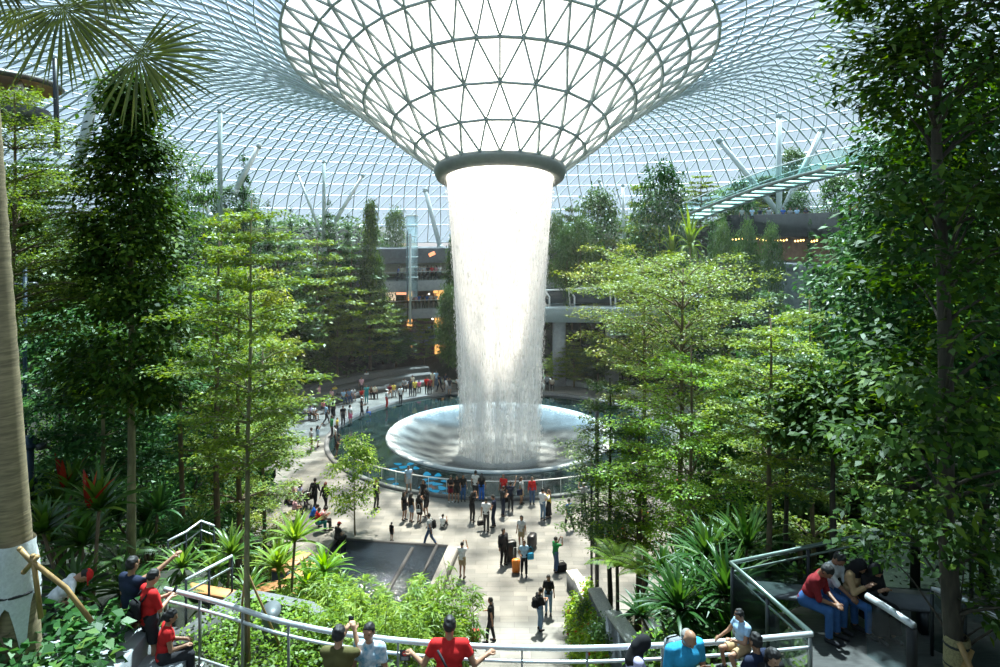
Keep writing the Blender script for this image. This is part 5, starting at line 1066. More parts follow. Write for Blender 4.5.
# low shrubs
def shrub_at(px, Y, Rs, H, nl, L, W, leaf, label, z=None):
    x, Y, z0 = spot(px, Y, z); r_ = shrub(int(px * 5 + Y), Rs, H, nl, L, W); o = empty('shrub', (x, Y, z0), 0, label, 'shrub'); r_[0].build('twigs', M_barkd, o); link('foliage', np_mesh('foliage', r_[1], r_[2], leaf, r_[3]), o)
for a in ((640, 19.3, .8, 1.0, 1300, .14, .08, L_olive, 'yellow leafed shrub below the tree ferns', 2.6), (628, 18.6, .6, .8, 900, .14, .08, L_olive, 'small yellow leafed shrub above the railing right of the lane', 3.2), (592, 27, .9, .9, 1300, .12, .07, L_far, 'round green shrub on the lowest stepped planter', .7), (612, 24, .9, 1.0, 1300, .14, .08, L_far, 'dark green shrub under the bright tree fern', 1.6),
          (668, 15, .8, .9, 1200, .16, .09, L_bright, 'leafy shrub right of the highest planter wall', 6.6), (690, 12.3, .8, .7, 1200, .15, .09, L_far, 'low leafy shrub behind the carried boy', 8.5), (250, 26, .9, 2.0, 1800, .2, .1, L_dark, 'dark bush on the edge of the plaza under the olive tree', 1.4), (268, 30, 1.1, 2.2, 2000, .2, .1, L_dark, 'dark bush at the left edge of the plaza near the seated group', .6),
          (20, 11, .9, .9, 1300, .18, .1, L_far, 'leafy shrub behind the palm trunk', 9.2), (60, 10.8, .9, .8, 1300, .18, .1, L_blue, 'dark leafy shrub behind the bamboo prop', 9.2), (105, 11.3, .7, .7, 1000, .16, .09, L_far, 'leafy shrub behind the pointing man', 9.2), (305, 12.4, .5, .5, 700, .12, .07, L_ground, 'bushy plant with pink flowers right of the bollard', 8.9),
          (930, 8.6, .55, .5, 420, .28, .12, L_bright, 'pale leafed low plant beside the black post at lower right', 9.35), (975, 8.6, .5, .5, 380, .26, .12, L_bright, 'pale leafed low plant under the giant tree trunk', 9.35), (890, 8.7, .4, .4, 300, .24, .1, L_bright, 'pale leafed low plant left of the black post', 9.4), (785, 34, 1.4, 2.2, 2200, .24, .12, L_far, 'wide bush at the right end of the plaza', 1.0)): shrub_at(*a)
# undergrowth over the slopes
def under(name, n, x0, x1, y0, y1, leaf, seed):
    g = np.random.default_rng(seed); P = np.stack([g.uniform(x0, x1, n), g.uniform(y0, y1, n)], 1); ok = (sd_plaza(P[:, 0], P[:, 1]) > .5) & ~((np.abs(P[:, 0] + 9) < 5) & (P[:, 1] > 66)) & ~((P[:, 1] < 12.9) & (P[:, 0] > -12) & (P[:, 0] < 11))
    ok &= ~((np.hypot(P[:, 0] - PC[0], P[:, 1] - PC[1]) < 20.8) & (P[:, 1] > PC[1] - 1) & (P[:, 0] < 0)); P = P[ok]; n = len(P); z = hgt(P[:, 0], P[:, 1]); cl = np.sin(P[:, 0] * 2.1 + 1.3 * np.sin(P[:, 1])) * np.sin(P[:, 1] * 1.7)
    d = np.clip(P[:, 1] / 30, .5, 2.6); P3 = np.c_[P, z - .15 + g.random(n) * (.25 + .45 * (cl > 0)) * (.6 + .5 * d)]; a = g.uniform(0, 6.28, n); D = np.stack([np.cos(a), np.sin(a), g.normal(.2, .4, n)], 1)
    V, F = blades(P3, D, unit(g.normal(0, .45, (n, 3)) + [0, -.2, 1]), g.uniform(.18, .34, n) * d, g.uniform(.09, .17, n) * d); o = link(name, np_mesh(name, V, F, leaf, np.clip(leaf_rnd(g, n) + .15 * cl, 0, 1))); return o
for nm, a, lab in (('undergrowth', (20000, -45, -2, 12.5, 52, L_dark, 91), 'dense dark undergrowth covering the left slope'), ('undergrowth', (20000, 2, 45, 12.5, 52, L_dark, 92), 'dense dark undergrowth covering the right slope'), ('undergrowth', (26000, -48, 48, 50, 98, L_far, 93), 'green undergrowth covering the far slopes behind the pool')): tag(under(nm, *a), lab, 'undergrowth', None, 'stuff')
# ------------------------------------------------------------------ people: smooth-union figures meshed by surface nets
def surf_net(fn, lo, hi, h):
    n = np.maximum(3, np.ceil((hi - lo) / h).astype(int) + 1); ax = [lo[i] + h * np.arange(n[i]) for i in range(3)]
    G = np.stack(np.meshgrid(*ax, indexing='ij'), -1).astype(np.float32); D = fn(G.reshape(-1, 3)).reshape(n)
    s = D < 0; cn = [D[i:n[0] - 1 + i, j:n[1] - 1 + j, k:n[2] - 1 + k] for i in (0, 1) for j in (0, 1) for k in (0, 1)]
    cs = [c < 0 for c in cn]; cnt = sum(c.astype(np.int8) for c in cs); act = (cnt > 0) & (cnt < 8); idx = -np.ones(act.shape, int); ii = np.argwhere(act); idx[act] = np.arange(len(ii))
    if not len(ii): return np.zeros((0, 3)), np.zeros((0, 4), int)
    off = [np.array((i, j, k)) for i in (0, 1) for j in (0, 1) for k in (0, 1)]; acc = np.zeros((len(ii), 3)); w = np.zeros(len(ii)); dv = [c[act] for c in cn]
    for a in range(8):
        for b in range(a + 1, 8):
            if np.abs(off[a] - off[b]).sum() != 1: continue
            cr = (dv[a] < 0) != (dv[b] < 0); t = dv[a] / (dv[a] - dv[b] + 1e-12); p = off[a] + t[:, None] * (off[b] - off[a]); acc[cr] += p[cr]; w[cr] += 1
    V = lo + h * (ii + acc / w[:, None]); F = []
    for d in range(3):
        u, v = (d + 1) % 3, (d + 2) % 3; sl0 = [slice(None)] * 3; sl1 = [slice(None)] * 3; sl0[d] = slice(0, -1); sl1[d] = slice(1, None)
        ch = s[tuple(sl0)] != s[tuple(sl1)]; e = np.argwhere(ch); ok = (e[:, u] > 0) & (e[:, v] > 0) & (e[:, u] < n[u] - 1) & (e[:, v] < n[v] - 1); e = e[ok]
        q = []
        for du, dv_ in ((1, 1), (0, 1), (0, 0), (1, 0)):
            c = e.copy(); c[:, u] -= du; c[:, v] -= dv_; q.append(idx[c[:, 0], c[:, 1], c[:, 2]])
        q = np.stack(q, 1); fl = s[tuple(sl0)][tuple(e.T)]; q[~fl] = q[~fl][:, ::-1]; F.append(q)
    return V, np.concatenate(F)
def sdf(prims, k):
    """prims: ('c', a, b, ra, rb, cut0, cut1) round cones or ('e', centre, radii, rot)"""
    def fn(P):
        D = None
        for p in prims:
            if p[0] == 'c':
                a, b, ra, rb, c0, c1 = p[1:]; e = b - a; L2 = e @ e + 1e-9; u = ((P - a) @ e) / L2; t = np.clip(u, 0, 1)
                d = np.linalg.norm(P - a - t[:, None] * e, axis=1) - (ra + (rb - ra) * t); L = math.sqrt(L2)
                if c1: d = np.maximum(d, (u - 1) * L)
                if c0: d = np.maximum(d, -u * L)
            else:
                c, r, rot = p[1:]; q = (P - c) @ rot; d = (np.linalg.norm(q / r, axis=1) - 1) * min(r)
            if D is None: D = d
            else: hh = np.clip(k - np.abs(D - d), 0, None) / k; D = np.minimum(D, d) - hh * hh * k * .25
        return D
    return fn
def bounds(prims, m):
    lo, hi = np.full(3, 9.), np.full(3, -9.)
    for p in prims:
        pts = ((p[1], p[3]), (p[2], p[4])) if p[0] == 'c' else ((p[1], max(p[2])),)
        for c, r in pts: lo = np.minimum(lo, c - r); hi = np.maximum(hi, c + r)
    return lo - m, hi + m
def Cn(a, b, ra, rb=None, c0=0, c1=0): return ('c', np.array(a, float), np.array(b, float), ra, ra if rb is None else rb, c0, c1)
def El(c, r, rot=None): return ('e', np.array(c, float), np.array(r, float), np.eye(3) if rot is None else rot)
def rx(a): return np.array(Matrix.Rotation(a, 3, 'X'))
def rzm(a): return np.array(Matrix.Rotation(a, 3, 'Z'))
def ik(a, t, l1, l2, pole):
    d = t - a; L = np.linalg.norm(d); L = min(L, (l1 + l2) * .995); d = d / (np.linalg.norm(d) + 1e-9); t = a + d * L
    x = (l1 * l1 - l2 * l2 + L * L) / (2 * L); hgt_ = math.sqrt(max(0, l1 * l1 - x * x)); pole = np.array(pole, float); pole -= d * (pole @ d); pole = pole / (np.linalg.norm(pole) + 1e-9)
    return a + d * x + pole * hgt_, t
# pose: hip height, lean, feet L/R, hands L/R, head pitch, yaw   (x right, y forward)
POSES = {
    'stand': dict(fl=(-.10, .02, .08), fr=(.10, -.02, .08), hl=(-.27, .05, .80), hr=(.27, .05, .80)),
    'hips': dict(fl=(-.13, .02, .08), fr=(.13, .02, .08), hl=(-.17, .02, 1.03), hr=(.27, .08, .82)),
    'walk': dict(fl=(-.09, .30, .09), fr=(.09, -.30, .13), hl=(-.25, -.14, .86), hr=(.25, .22, .90), hip=.90, lean=.06),
    'phone': dict(fl=(-.10, .03, .08), fr=(.11, -.02, .08), hl=(-.09, .30, 1.17), hr=(.07, .30, 1.19), hp=.45),
    'photo': dict(fl=(-.11, .03, .08), fr=(.11, -.03, .08), hl=(-.10, .34, 1.56), hr=(.09, .34, 1.58), hp=.0),
    'raise': dict(fl=(-.10, .03, .08), fr=(.11, -.03, .08), hl=(-.26, .06, .82), hr=(.30, .28, 1.92)),
    'point': dict(fl=(-.10, .05, .08), fr=(.11, -.03, .08), hl=(-.2, .28, 1.05), hr=(.42, .50, 1.66)),
    'rail': dict(fl=(-.12, -.12, .08), fr=(.12, -.14, .08), hl=(-.34, .34, 1.12), hr=(.34, .34, 1.12), lean=.14, hp=.1),
    'elbows': dict(fl=(-.12, -.15, .08), fr=(.12, -.12, .08), hl=(-.50, .22, 1.16), hr=(.50, .22, 1.16), lean=.12, hp=.1),
    'hug': dict(fl=(-.10, .03, .08), fr=(.11, -.02, .08), hl=(-.22, .32, 1.25), hr=(.24, .34, 1.34)),
    'bag': dict(fl=(-.10, .05, .08), fr=(.12, -.06, .08), hl=(-.28, .02, .76), hr=(.22, .26, 1.12)),
    'down': dict(fl=(-.11, .03, .08), fr=(.11, .0, .08), hl=(-.2, .26, 1.0), hr=(.2, .26, 1.0), lean=.12, hp=.7),
    'tow': dict(fl=(-.10, .14, .08), fr=(.10, -.12, .08), hl=(-.30, -.12, .84), hr=(.2, .24, 1.1)),
    'sit': dict(hip=.52, fl=(-.13, .46, .08), fr=(.13, .44, .08), hl=(-.12, .34, .68), hr=(.12, .34, .68), lean=.12, hp=.2),
    'sitbend': dict(hip=.52, fl=(-.12, .46, .08), fr=(.14, .42, .08), hl=(-.03, .48, .62), hr=(.04, .48, .60), lean=.42, hp=.55),
    'sitphone': dict(hip=.52, fl=(-.12, .46, .08), fr=(.13, .42, .08), hl=(-.07, .36, .86), hr=(.08, .36, .86), lean=.2, hp=.6),
    'floor': dict(hip=.15, fl=(-.14, .52, .06), fr=(.12, .50, .06), hl=(-.12, .36, .46), hr=(.16, .34, .60), lean=.05, hp=.1),
    'carried': dict(fl=(-.22, .30, .50), fr=(.22, .30, .50), hl=(-.12, .36, 1.2), hr=(.30, .30, 1.15), hip=.93, lean=.05, hp=.4),
}
def cloth(rgb):
    n = 'cloth %.2f %.2f %.2f' % rgb; return pm(n, rgb, .85, 0, .16, 9, .25)
SKIN = [pm('skin light', (.47, .27, .175), .5, 0, .06, 5, .4), pm('skin tan', (.36, .19, .115), .5, 0, .06, 5, .4), pm('skin brown', (.26, .13, .075), .5, 0, .06, 5, .4)]
HAIRM = {'k': pm('black hair', (.010, .009, .009), .62, 0, .3, 20), 'b': pm('brown hair', (.06, .028, .015), .45, 0, .3, 20), 'r': pm('red brown hair', (.14, .035, .015), .45, 0, .3, 20), 'g': pm('grey hair', (.22, .21, .2), .6, 0, .2, 20)}
COL = dict(black=(.012, .012, .014), dark=(.03, .03, .035), navy=(.015, .022, .05), white=(.72, .73, .75), cream=(.62, .57, .45), grey=(.28, .29, .30), lgrey=(.48, .50, .52), red=(.55, .02, .02), dred=(.25, .02, .025), maroon=(.16, .015, .03), pink=(.75, .16, .30), lpink=(.72, .42, .48), orange=(.75, .22, .03), yellow=(.75, .58, .10), green=(.02, .22, .06), dgreen=(.02, .09, .03), teal=(.03, .25, .26), lblue=(.35, .52, .70), blue=(.03, .12, .45), royal=(.01, .14, .62), jeans=(.06, .11, .22), ljeans=(.16, .25, .38), bjeans=(.045, .12, .30), khaki=(.36, .28, .17), olive=(.10, .09, .03), brown=(.13, .06, .03), tan=(.45, .30, .16), purple=(.12, .04, .18), cyan=(.03, .30, .52), lav=(.45, .42, .60))
npeople = 0
def person(loc, face, pose, top, bot, hair, label, hgt=1.70, skin=1, res=.03, sleeve=.5, legs='trousers', shoe='dark', female=0, group=None, build=1.0, **over):
    """face: compass degrees, 0 = away from the viewer, 180 = towards the viewer, 90 = to the right"""
    global npeople; npeople += 1
    ps = dict(POSES[pose]); ps.update(over); sc = hgt / 1.72; near = res < .02; hip = ps.get('hip', .93); lean = ps.get('lean', .0); Rl = rx(-lean); hipc = np.array([0, 0, hip])
    tor = lambda x, y, z: hipc + Rl @ np.array([x, y, z - .93])
    sh = 1 - .10 * female; sx = .165 * sh * build
    yaw = ps.get('yaw', 0); Rh = rzm(R(-yaw)) @ Rl @ rx(-ps.get('hp', .05)); hc = tor(0, .01, 1.52); hd = lambda x, y, z: hc + Rh @ np.array([x, y, z])
    m_ = .004
    torso = [Cn(tor(-.075, 0, .95), tor(.075, 0, .95), .103 * build), Cn(tor(-.05 * sh, 0, 1.12), tor(.05 * sh, 0, 1.12), .098 * build), Cn(tor(-.08 * sh, .01, 1.29), tor(.08 * sh, .01, 1.29), .108 * build), Cn(tor(-sx * .86, 0, 1.405), tor(sx * .86, 0, 1.405), .062), Cn(tor(0, 0, .95), tor(0, 0, 1.3), .105 * build)]
    if female: torso += [Cn(tor(-.07, .07, 1.28), tor(.07, .07, 1.28), .055)]
    body = list(torso) + [Cn(tor(0, 0, 1.40), hd(0, 0, .02), .055, .050), El(hd(0, .015, .105), (.075, .095, .115), Rh), El(hd(0, .045, .05), (.052, .06, .06), Rh)]
    if near: body += [Cn(hd(0, .105, .11), hd(0, .122, .085), .010, .014), El(hd(-.077, .01, .10), (.014, .024, .034), Rh), El(hd(.077, .01, .10), (.014, .024, .034), Rh), Cn(hd(-.02, .100, .052), hd(.02, .100, .052), .008), Cn(hd(-.045, .092, .135), hd(.045, .092, .135), .011)]
    arms, legs_ = [], []; top_p = [Cn(p[1], p[2], p[3] + .016, p[4] + .016) for p in torso]; bot_p = []; shoes = []
    for sd, hk, fk in ((-1, 'hl', 'fl'), (1, 'hr', 'fr')):
        a = tor(sd * (sx + .015), 0, 1.40); t = np.array(ps[hk], float); el, wr = ik(a, t, .285, .25, (sd * .4, -.3, -1.0)); body += [Cn(a, el, .050 * build, .040), Cn(el, wr, .040, .028)]; hdv = unit(wr - el); 
        cd = np.cross(hdv, np.array([0, 0, 1.])); cd = unit(cd if np.linalg.norm(cd) > .2 else np.array([0, 1., 0])); nn = np.cross(cd, hdv)
        pc = wr + hdv * .055; body.append(Cn(wr, wr + hdv * .075, .026, .034))
        if near:
            for f in range(4):
                o = (f - 1.5) * .021; b0 = wr + hdv * .085 + cd * o; L_ = (.030, .036, .033, .025)[f]; b1 = b0 + (hdv + cd * o * 3) * L_ - nn * .004; b2 = b1 + unit(hdv - nn * .7) * L_ * .9; body += [Cn(b0, b1, .0105, .0095), Cn(b1, b2, .0095, .0085)]
            th0 = wr + hdv * .03 + cd * .028 * sd; body += [Cn(th0, th0 + (hdv * .5 + cd * sd) * .035, .012, .011), Cn(th0 + (hdv * .5 + cd * sd) * .035, th0 + (hdv * 1.3 + cd * sd) * .045, .011, .009)]
        else: body.append(Cn(wr + hdv * .07, wr + hdv * .15 - nn * .02, .03, .015))
        sl = sleeve
        if sl > 0:
            e1 = a + (el - a) * min(1, sl); top_p.append(Cn(a, e1, .066 * build, .060 if sl < 1 else .052, 0, 1 if sl < 1 else 0))
            if sl > 1: top_p.append(Cn(el, el + (wr - el) * min(1, sl - 1), .054, .042, 0, 1))
        h0 = tor(sd * .085, 0, .93); f = np.array(ps[fk], float); kn, an = ik(h0, f, .43, .43, (sd * .12, 1, .1)); body += [Cn(h0, kn, .082 * build, .055), Cn(kn, an, .054, .036)]
        fd = np.array([sd * .08, 1, 0]) if f[2] < .12 or pose == 'carried' else np.array([sd * .05, 1, -.5]); fd = unit(fd)
        body.append(Cn(an + [0, -.02, -.035], an + fd * .15 + [0, 0, -.045], .036, .028))
        shoes.append(Cn(an + np.array([0, -.03, -.036]), an + fd * .16 + [0, 0, -.045], .046, .037))
        if legs == 'trousers': bot_p += [Cn(h0, kn, .098 * build, .070), Cn(kn, kn + (an - kn) * .97, .070, .058, 0, 1)]
        elif legs == 'shorts': bot_p += [Cn(h0, h0 + (kn - h0) * .75, .102 * build, .092, 0, 1)]
        elif legs == 'skirt': bot_p += [Cn(h0, h0 + (kn - h0) * .95, .100, .115, 0, 1), Cn(tor(0, 0, .93), (kn + h0) / 2 * [0, 1, 1], .11, .12)]
        elif legs == 'longskirt': bot_p += [Cn(h0, kn, .105, .12), Cn(kn, kn + (an - kn) * .85, .12, .14, 0, 1)]
    if legs == 'longskirt': bot_p.append(Cn(tor(0, 0, .93), np.array([0, .0, .2]), .12, .16, 0, 1))
    bot_p += [Cn(tor(-.075, 0, .955), tor(.075, 0, .955), .117 * build), Cn(tor(-.06, 0, 1.02), tor(.06, 0, 1.02), .106 * build)]
    long_top = ps.get('tunic', 0)
    if long_top: top_p += [Cn(tor(0, 0, 1.0), tor(0, 0, .93 - long_top), .13, .16, 0, 1)]
    e = empty('person', loc, R(-face), label, 'person', group); e.scale = (sc, sc, sc)
    def part(nm, prims, k, mat, cutfn=None, r_=res):
        f0 = sdf(prims, k); fn = f0 if cutfn is None else (lambda P: cutfn(P, f0(P))); lo, hi = bounds(prims, r_ * 2.2); V, F = surf_net(fn, lo, hi, r_)
        if len(V): link(nm, np_mesh(nm, V, F, mat, smooth=True), e)
    part('body', body, .018 if near else .02, SKIN[skin])
    nk = tor(0, .01, 1.475); nz_ = Rl @ np.array([0, .35, 1.]); nz_ /= np.linalg.norm(nz_)
    hem = tor(0, 0, .90)
    part('top', top_p, .03, cloth(COL[top]) if isinstance(top, str) else top, lambda P, d: np.maximum(d, np.maximum((P - nk) @ nz_, (hem - P) @ (Rl @ np.array([0, 0, 1.])) if not long_top else d)))
    part({'trousers': 'trousers', 'shorts': 'shorts', 'skirt': 'skirt', 'longskirt': 'skirt'}[legs], bot_p, .03, cloth(COL[bot]))
    for s_ in shoes: part('shoe', [s_], .01, cloth(COL[shoe]))
    # hair
    tuft = lambda P: .0055 * np.sin(P[:, 0] * 62 + 3 * np.sin(P[:, 2] * 31)) * np.sin(P[:, 1] * 57 + 2 * np.sin(P[:, 0] * 40)) + .003 * np.sin(P[:, 2] * 83 + P[:, 0] * 40)
    hs = hair[0]; hm = HAIRM.get(hair[1:2] or 'k', HAIRM['k']) if len(hair) < 3 else cloth(COL[hair[2:]])
    inv = Rh
    def facecut(P, d):
        q = (P - hc) @ inv; d = d + tuft(P); return np.maximum(d, np.minimum(q[:, 1] - .052 + .35 * np.clip(.13 - q[:, 2], 0, 1), .155 - q[:, 2] + .25 * np.clip(q[:, 1] - .03, 0, 1)) * .9)
    if hs == 's': part('hair', [El(hd(0, .003, .118), (.086, .104, .112), Rh)], .02, hm, lambda P, d: np.maximum(facecut(P, d), .045 - ((P - hc) @ inv)[:, 2]), min(res, .02))
    elif hs == 'l': part('hair', [El(hd(0, .003, .116), (.091, .106, .122), Rh), Cn(hd(0, -.05, .08), tor(0, -.10, 1.30), .085, .055)], .04, hm, facecut, min(res, .02))
    elif hs == 'p': part('hair', [El(hd(0, .003, .116), (.088, .104, .12), Rh), Cn(hd(0, -.10, .13), hd(0, -.15, -.06), .032, .02)], .02, hm, lambda P, d: np.maximum(facecut(P, d), -.02 - ((P - hc) @ inv)[:, 2] * 0 - 1), min(res, .02))
    elif hs == 'h': part('headscarf', [El(hd(0, .0, .105), (.098, .115, .13), Rh), Cn(hd(0, -.02, .0), tor(0, -.02, 1.36), .09, .135), Cn(tor(-.1, 0, 1.38), tor(.1, 0, 1.38), .085)], .05, hm, lambda P, d: np.maximum(d, -(np.linalg.norm((((P - hc) @ inv) - [0, .12, .085]) / [.062, .07, .085], axis=1) - 1) * .06), min(res, .02))
    elif hs == 'c':
        part('hair', [El(hd(0, -.01, .105), (.083, .095, .10), Rh)], .02, HAIRM['k'], lambda P, d: np.maximum(facecut(P, d), .05 - ((P - hc) @ inv)[:, 2]), min(res, .02))
        part('cap', [El(hd(0, .008, .15), (.092, .108, .088), Rh), El(hd(0, .13, .145), (.07, .075, .012), Rh)], .015, hm, lambda P, d: np.maximum(d, .13 - ((P - hc) @ inv)[:, 2]), min(res, .014))
    elif hs == 'x': part('hair', [El(hd(0, -.012, .075), (.086, .093, .075), Rh)], .02, hm, lambda P, d: np.maximum(facecut(P, d), ((P - hc) @ inv)[:, 2] - .125), min(res, .014))
    if near:
        for sx_ in (-1, 1):
            mb = MB(); mb.ell((0, 0, 0), (.013, .008, .008), 8, 6); o = mb.build('eye', pm('dark eye', (.03, .018, .012), .2), e); o.location = hd(sx_ * .032, .098, .112)
        part('lips', [Cn(hd(-.018, .103, .048), hd(.018, .103, .048), .0085)], .01, pm('lips', (.35, .11, .09), .5, 0, .05, 5), None, .006)
    e['_j'] = 0; del e['_j']
    return e, dict(hand_l=np.array(ps['hl']) * sc, hand_r=np.array(ps['hr']) * sc, back=tor(0, -.13, 1.2) * sc, sc=sc)
def to_world(e, p): a = e.rotation_euler.z; return np.array([e.location.x + p[0] * math.cos(a) - p[1] * math.sin(a), e.location.y + p[0] * math.sin(a) + p[1] * math.cos(a), e.location.z + p[2]])
def backpack(e, J, col, label, s=1.0):
    w = to_world(e, J['back'] - np.array([0, .10 * s, .02])); o = empty('backpack', w, e.rotation_euler.z, label, 'backpack'); m_ = cloth(COL[col])
    MB().box((0, 0, 0), (.28 * s, .15 * s, .40 * s), bev=.05 * s).build('bag_body', m_, o, True); MB().box((0, -.085 * s, -.07 * s), (.21 * s, .06 * s, .20 * s), bev=.025 * s).build('front_pocket', m_, o, True)
    for sx_ in (-1, 1): MB().tube([(sx_ * .09, .06, .17 * s), (sx_ * .10, .15, .24), (sx_ * .11, .26, .14), (sx_ * .12, .22, -.08), (sx_ * .11, .07, -.15 * s)], .016, 5).build('strap', m_, o)
def handbag(p, rz, col, label, w_=.26, h_=.2, d_=.1, strap=.3):
    o = empty('handbag', p, rz, label, 'bag'); m_ = cloth(COL[col]); MB().box((0, 0, h_ / 2), (w_, d_, h_), bev=.025).build('bag_body', m_, o, True); MB().tube([(-w_ * .4, 0, h_), (-w_ * .25, 0, h_ + strap * .8), (0, 0, h_ + strap), (w_ * .25, 0, h_ + strap * .8), (w_ * .4, 0, h_)], .01, 5).build('strap', m_, o)
def suitcase(p, rz, col, label, w_=.42, h_=.62, d_=.26, handle=.42):
    o = empty('suitcase', p, rz, label, 'suitcase'); m_ = pm('suitcase ' + col, COL[col], .4, 0, .08, 6); mb = MB(); mb.box((0, 0, h_ / 2 + .05), (w_, d_, h_), bev=.05); mb.build('shell', m_, o, True)
    for q in range(3): MB().box(((q - 1) * w_ * .3, -d_ / 2, h_ / 2 + .05), (.02, .02, h_ * .8)).build('ridge', m_, o)
    mb = MB(); mb.tube([(-.09, d_ * .4, h_), (-.09, d_ * .4, h_ + handle), (.09, d_ * .4, h_ + handle), (.09, d_ * .4, h_)], .012, 5); mb.build('handle', M_steel, o)
    for sx_ in (-1, 1):
        for sy_ in (-1, 1): MB().tube([(sx_ * w_ * .38 - .015, sy_ * d_ * .35, .03), (sx_ * w_ * .38 + .015, sy_ * d_ * .35, .03)], .03, 8).build('wheel', M_black, o)
def phone(p, rz, label, tilt=0):
    o = empty('phone', p, rz, label, 'phone'); Mx = Matrix.Rotation(tilt, 3, 'X'); MB().box((0, 0, 0), (.078, .010, .155), bev=.004, M=Mx).build('case', M_black, o); MB().box(np.array(Mx) @ np.array([0, -.0065, 0]), (.070, .003, .143), M=Mx).build('screen', M_screen, o)
# ------------------------------------------------------------------ crowd on the plaza: (px, py of the feet, pose, facing, top, bottom, hair, label, options)
def P0(px, py, pose, face, top, bot, hair, label, z=0, **k):
    p = atZ(px, py, z); return person((p[0], p[1], z), face, pose, top, bot, hair, label, **k)
T, SH, SK, LS = dict(legs='trousers'), dict(legs='shorts'), dict(legs='skirt'), dict(legs='longskirt')
W = dict(female=1, hgt=1.60)
q = lambda *d, **k: {a: b for e in d + (k,) for a, b in e.items()}
# by the glass guard of the pool
P0(408.5, 493, 'hips', 150, 'lblue', 'lgrey', 's', 'person in light blue shirt and grey shorts by the pool guard behind the huddle', **q(SH))
e, J = P0(404, 520, 'stand', 120, 'black', 'dark', 'l', 'girl in black with long hair at the left of the huddle, black bag at hip', **q(SH, W)); handbag(to_world(e, (-.26, .05, .72)), 0, 'black', 'black shoulder bag of the leftmost girl in the huddle')
P0(411, 522, 'stand', 40, 'black', 'ljeans', 'l', 'girl in black top and short denim shorts second from left in the huddle', **q(SH, W))
e, J = P0(419, 523, 'stand', 30, 'black', 'black', 'l', 'girl in black dress with a white handbag in the middle of the huddle', **q(SK, W)); handbag(to_world(e, (.1, -.2, .7)), 0, 'white', 'white handbag hanging behind the girl in the black dress', .24, .16)
P0(426.5, 517, 'phone', 300, 'black', 'dark', 'l', 'girl in loose black jacket at the right of the huddle', **q(SH, W, build=1.15))
P0(423.5, 507, 'stand', 200, 'black', 'black', 'l', 'woman with long black hair standing behind the huddle nearest the pool', **q(T, W))
e, J = P0(430, 546, 'walk', 280, 'white', 'jeans', 's', 'man in white shirt and jeans striding left with a black backpack', **T); backpack(e, J, 'black', 'black backpack on the man striding left')
P0(442.5, 528, 'floor', 20, 'white', 'dark', 's', 'child in white shirt sitting on the plaza floor', **q(T, hgt=1.35))
P0(391.5, 541, 'stand', 30, 'black', 'dark', 's', 'small child in black beside the water basin', **q(SH, hgt=.98))
P0(450.5, 502, 'phone', 160, 'black', 'maroon', 'l', 'girl in black top and maroon shorts, leftmost of the three at the pool guard', shoe='white', **q(SH, W))
P0(457, 502, 'stand', 190, 'black', 'black', 'l', 'girl in black top and black shorts, middle of the three at the pool guard', **q(SH, W))
P0(463, 501, 'stand', 170, 'black', 'bjeans', 'l', 'girl in black top and blue jeans, rightmost of the three at the pool guard', **q(T, W))
P0(475.5, 500, 'stand', 20, 'white', 'dark', 's', 'man in white tee with an arm round the woman in bright blue trousers', **q(T, hgt=1.76))
P0(481.5, 501, 'stand', 10, 'black', 'royal', 'l', 'woman in black top and bright blue trousers at the pool guard', **q(T, W, hgt=1.64))
P0(472, 522, 'photo', 30, 'black', 'black', 'l', 'long haired woman all in black raising a phone behind the man in white', **q(T, W, hgt=1.66))
e, J = P0(486, 531, 'bag', 15, 'white', 'dark', 's', 'man in white tee seen from behind holding a black bag low', **q(T, hgt=1.78)); handbag(to_world(e, (-.32, .0, .28)), .3, 'black', 'black bag hanging from the hand of the man in white tee', .34, .24, .16, .26)
P0(494, 527, 'phone', 280, 'navy', 'navy', 's', 'man in navy tee and dark jeans looking at a phone on the plaza', **q(T, hgt=1.76))
P0(503.5, 503, 'stand', 200, 'red', 'dark', 'sr', 'person in red shirt close to the pool guard behind the waving man', **T)
P0(502.5, 516, 'phone', 60, 'dark', 'navy', 's', 'man in dark clothes standing in front of the person in red shirt', **T)
e, J = P0(510.5, 511, 'raise', 10, 'navy', 'dark', 's', 'man in navy raising one arm towards the waterfall', **T); handbag(to_world(e, (-.3, .1, .45)), .4, 'black', 'dark bag held by the man raising one arm', .34, .3, .16, .2)
e, J = P0(521, 504, 'stand', 110, 'lgrey', 'tan', 'lb', 'woman in grey top and tan skirt at the pool guard', **q(SK, W)); handbag(to_world(e, (.26, .0, .62)), .2, 'navy', 'big navy shoulder bag of the woman in grey top', .34, .34, .14)
P0(532, 504, 'stand', 170, 'red', 'jeans', 'lb', 'woman in red jacket and jeans facing away from the pool', sleeve=1.9, **q(T, W))
P0(542.5, 520, 'hug', 40, 'white', 'ljeans', 's', 'man in white long sleeved shirt and grey blue jeans holding his partner', sleeve=1.9, **q(T, hgt=1.76))
P0(549, 518, 'hug', 300, 'yellow', 'black', 'lb', 'woman in yellow top and long black skirt holding the man in white shirt', **q(LS, W))
P0(569.5, 530, 'walk', 330, 'blue', 'dark', 's', 'man in blue checked shirt half hidden by the lamp post tree', shoe='white', **T)
P0(584, 512, 'photo', 330, 'grey', 'dark', 'c_white', 'person in a white cap photographing beside the lamp post', **T)
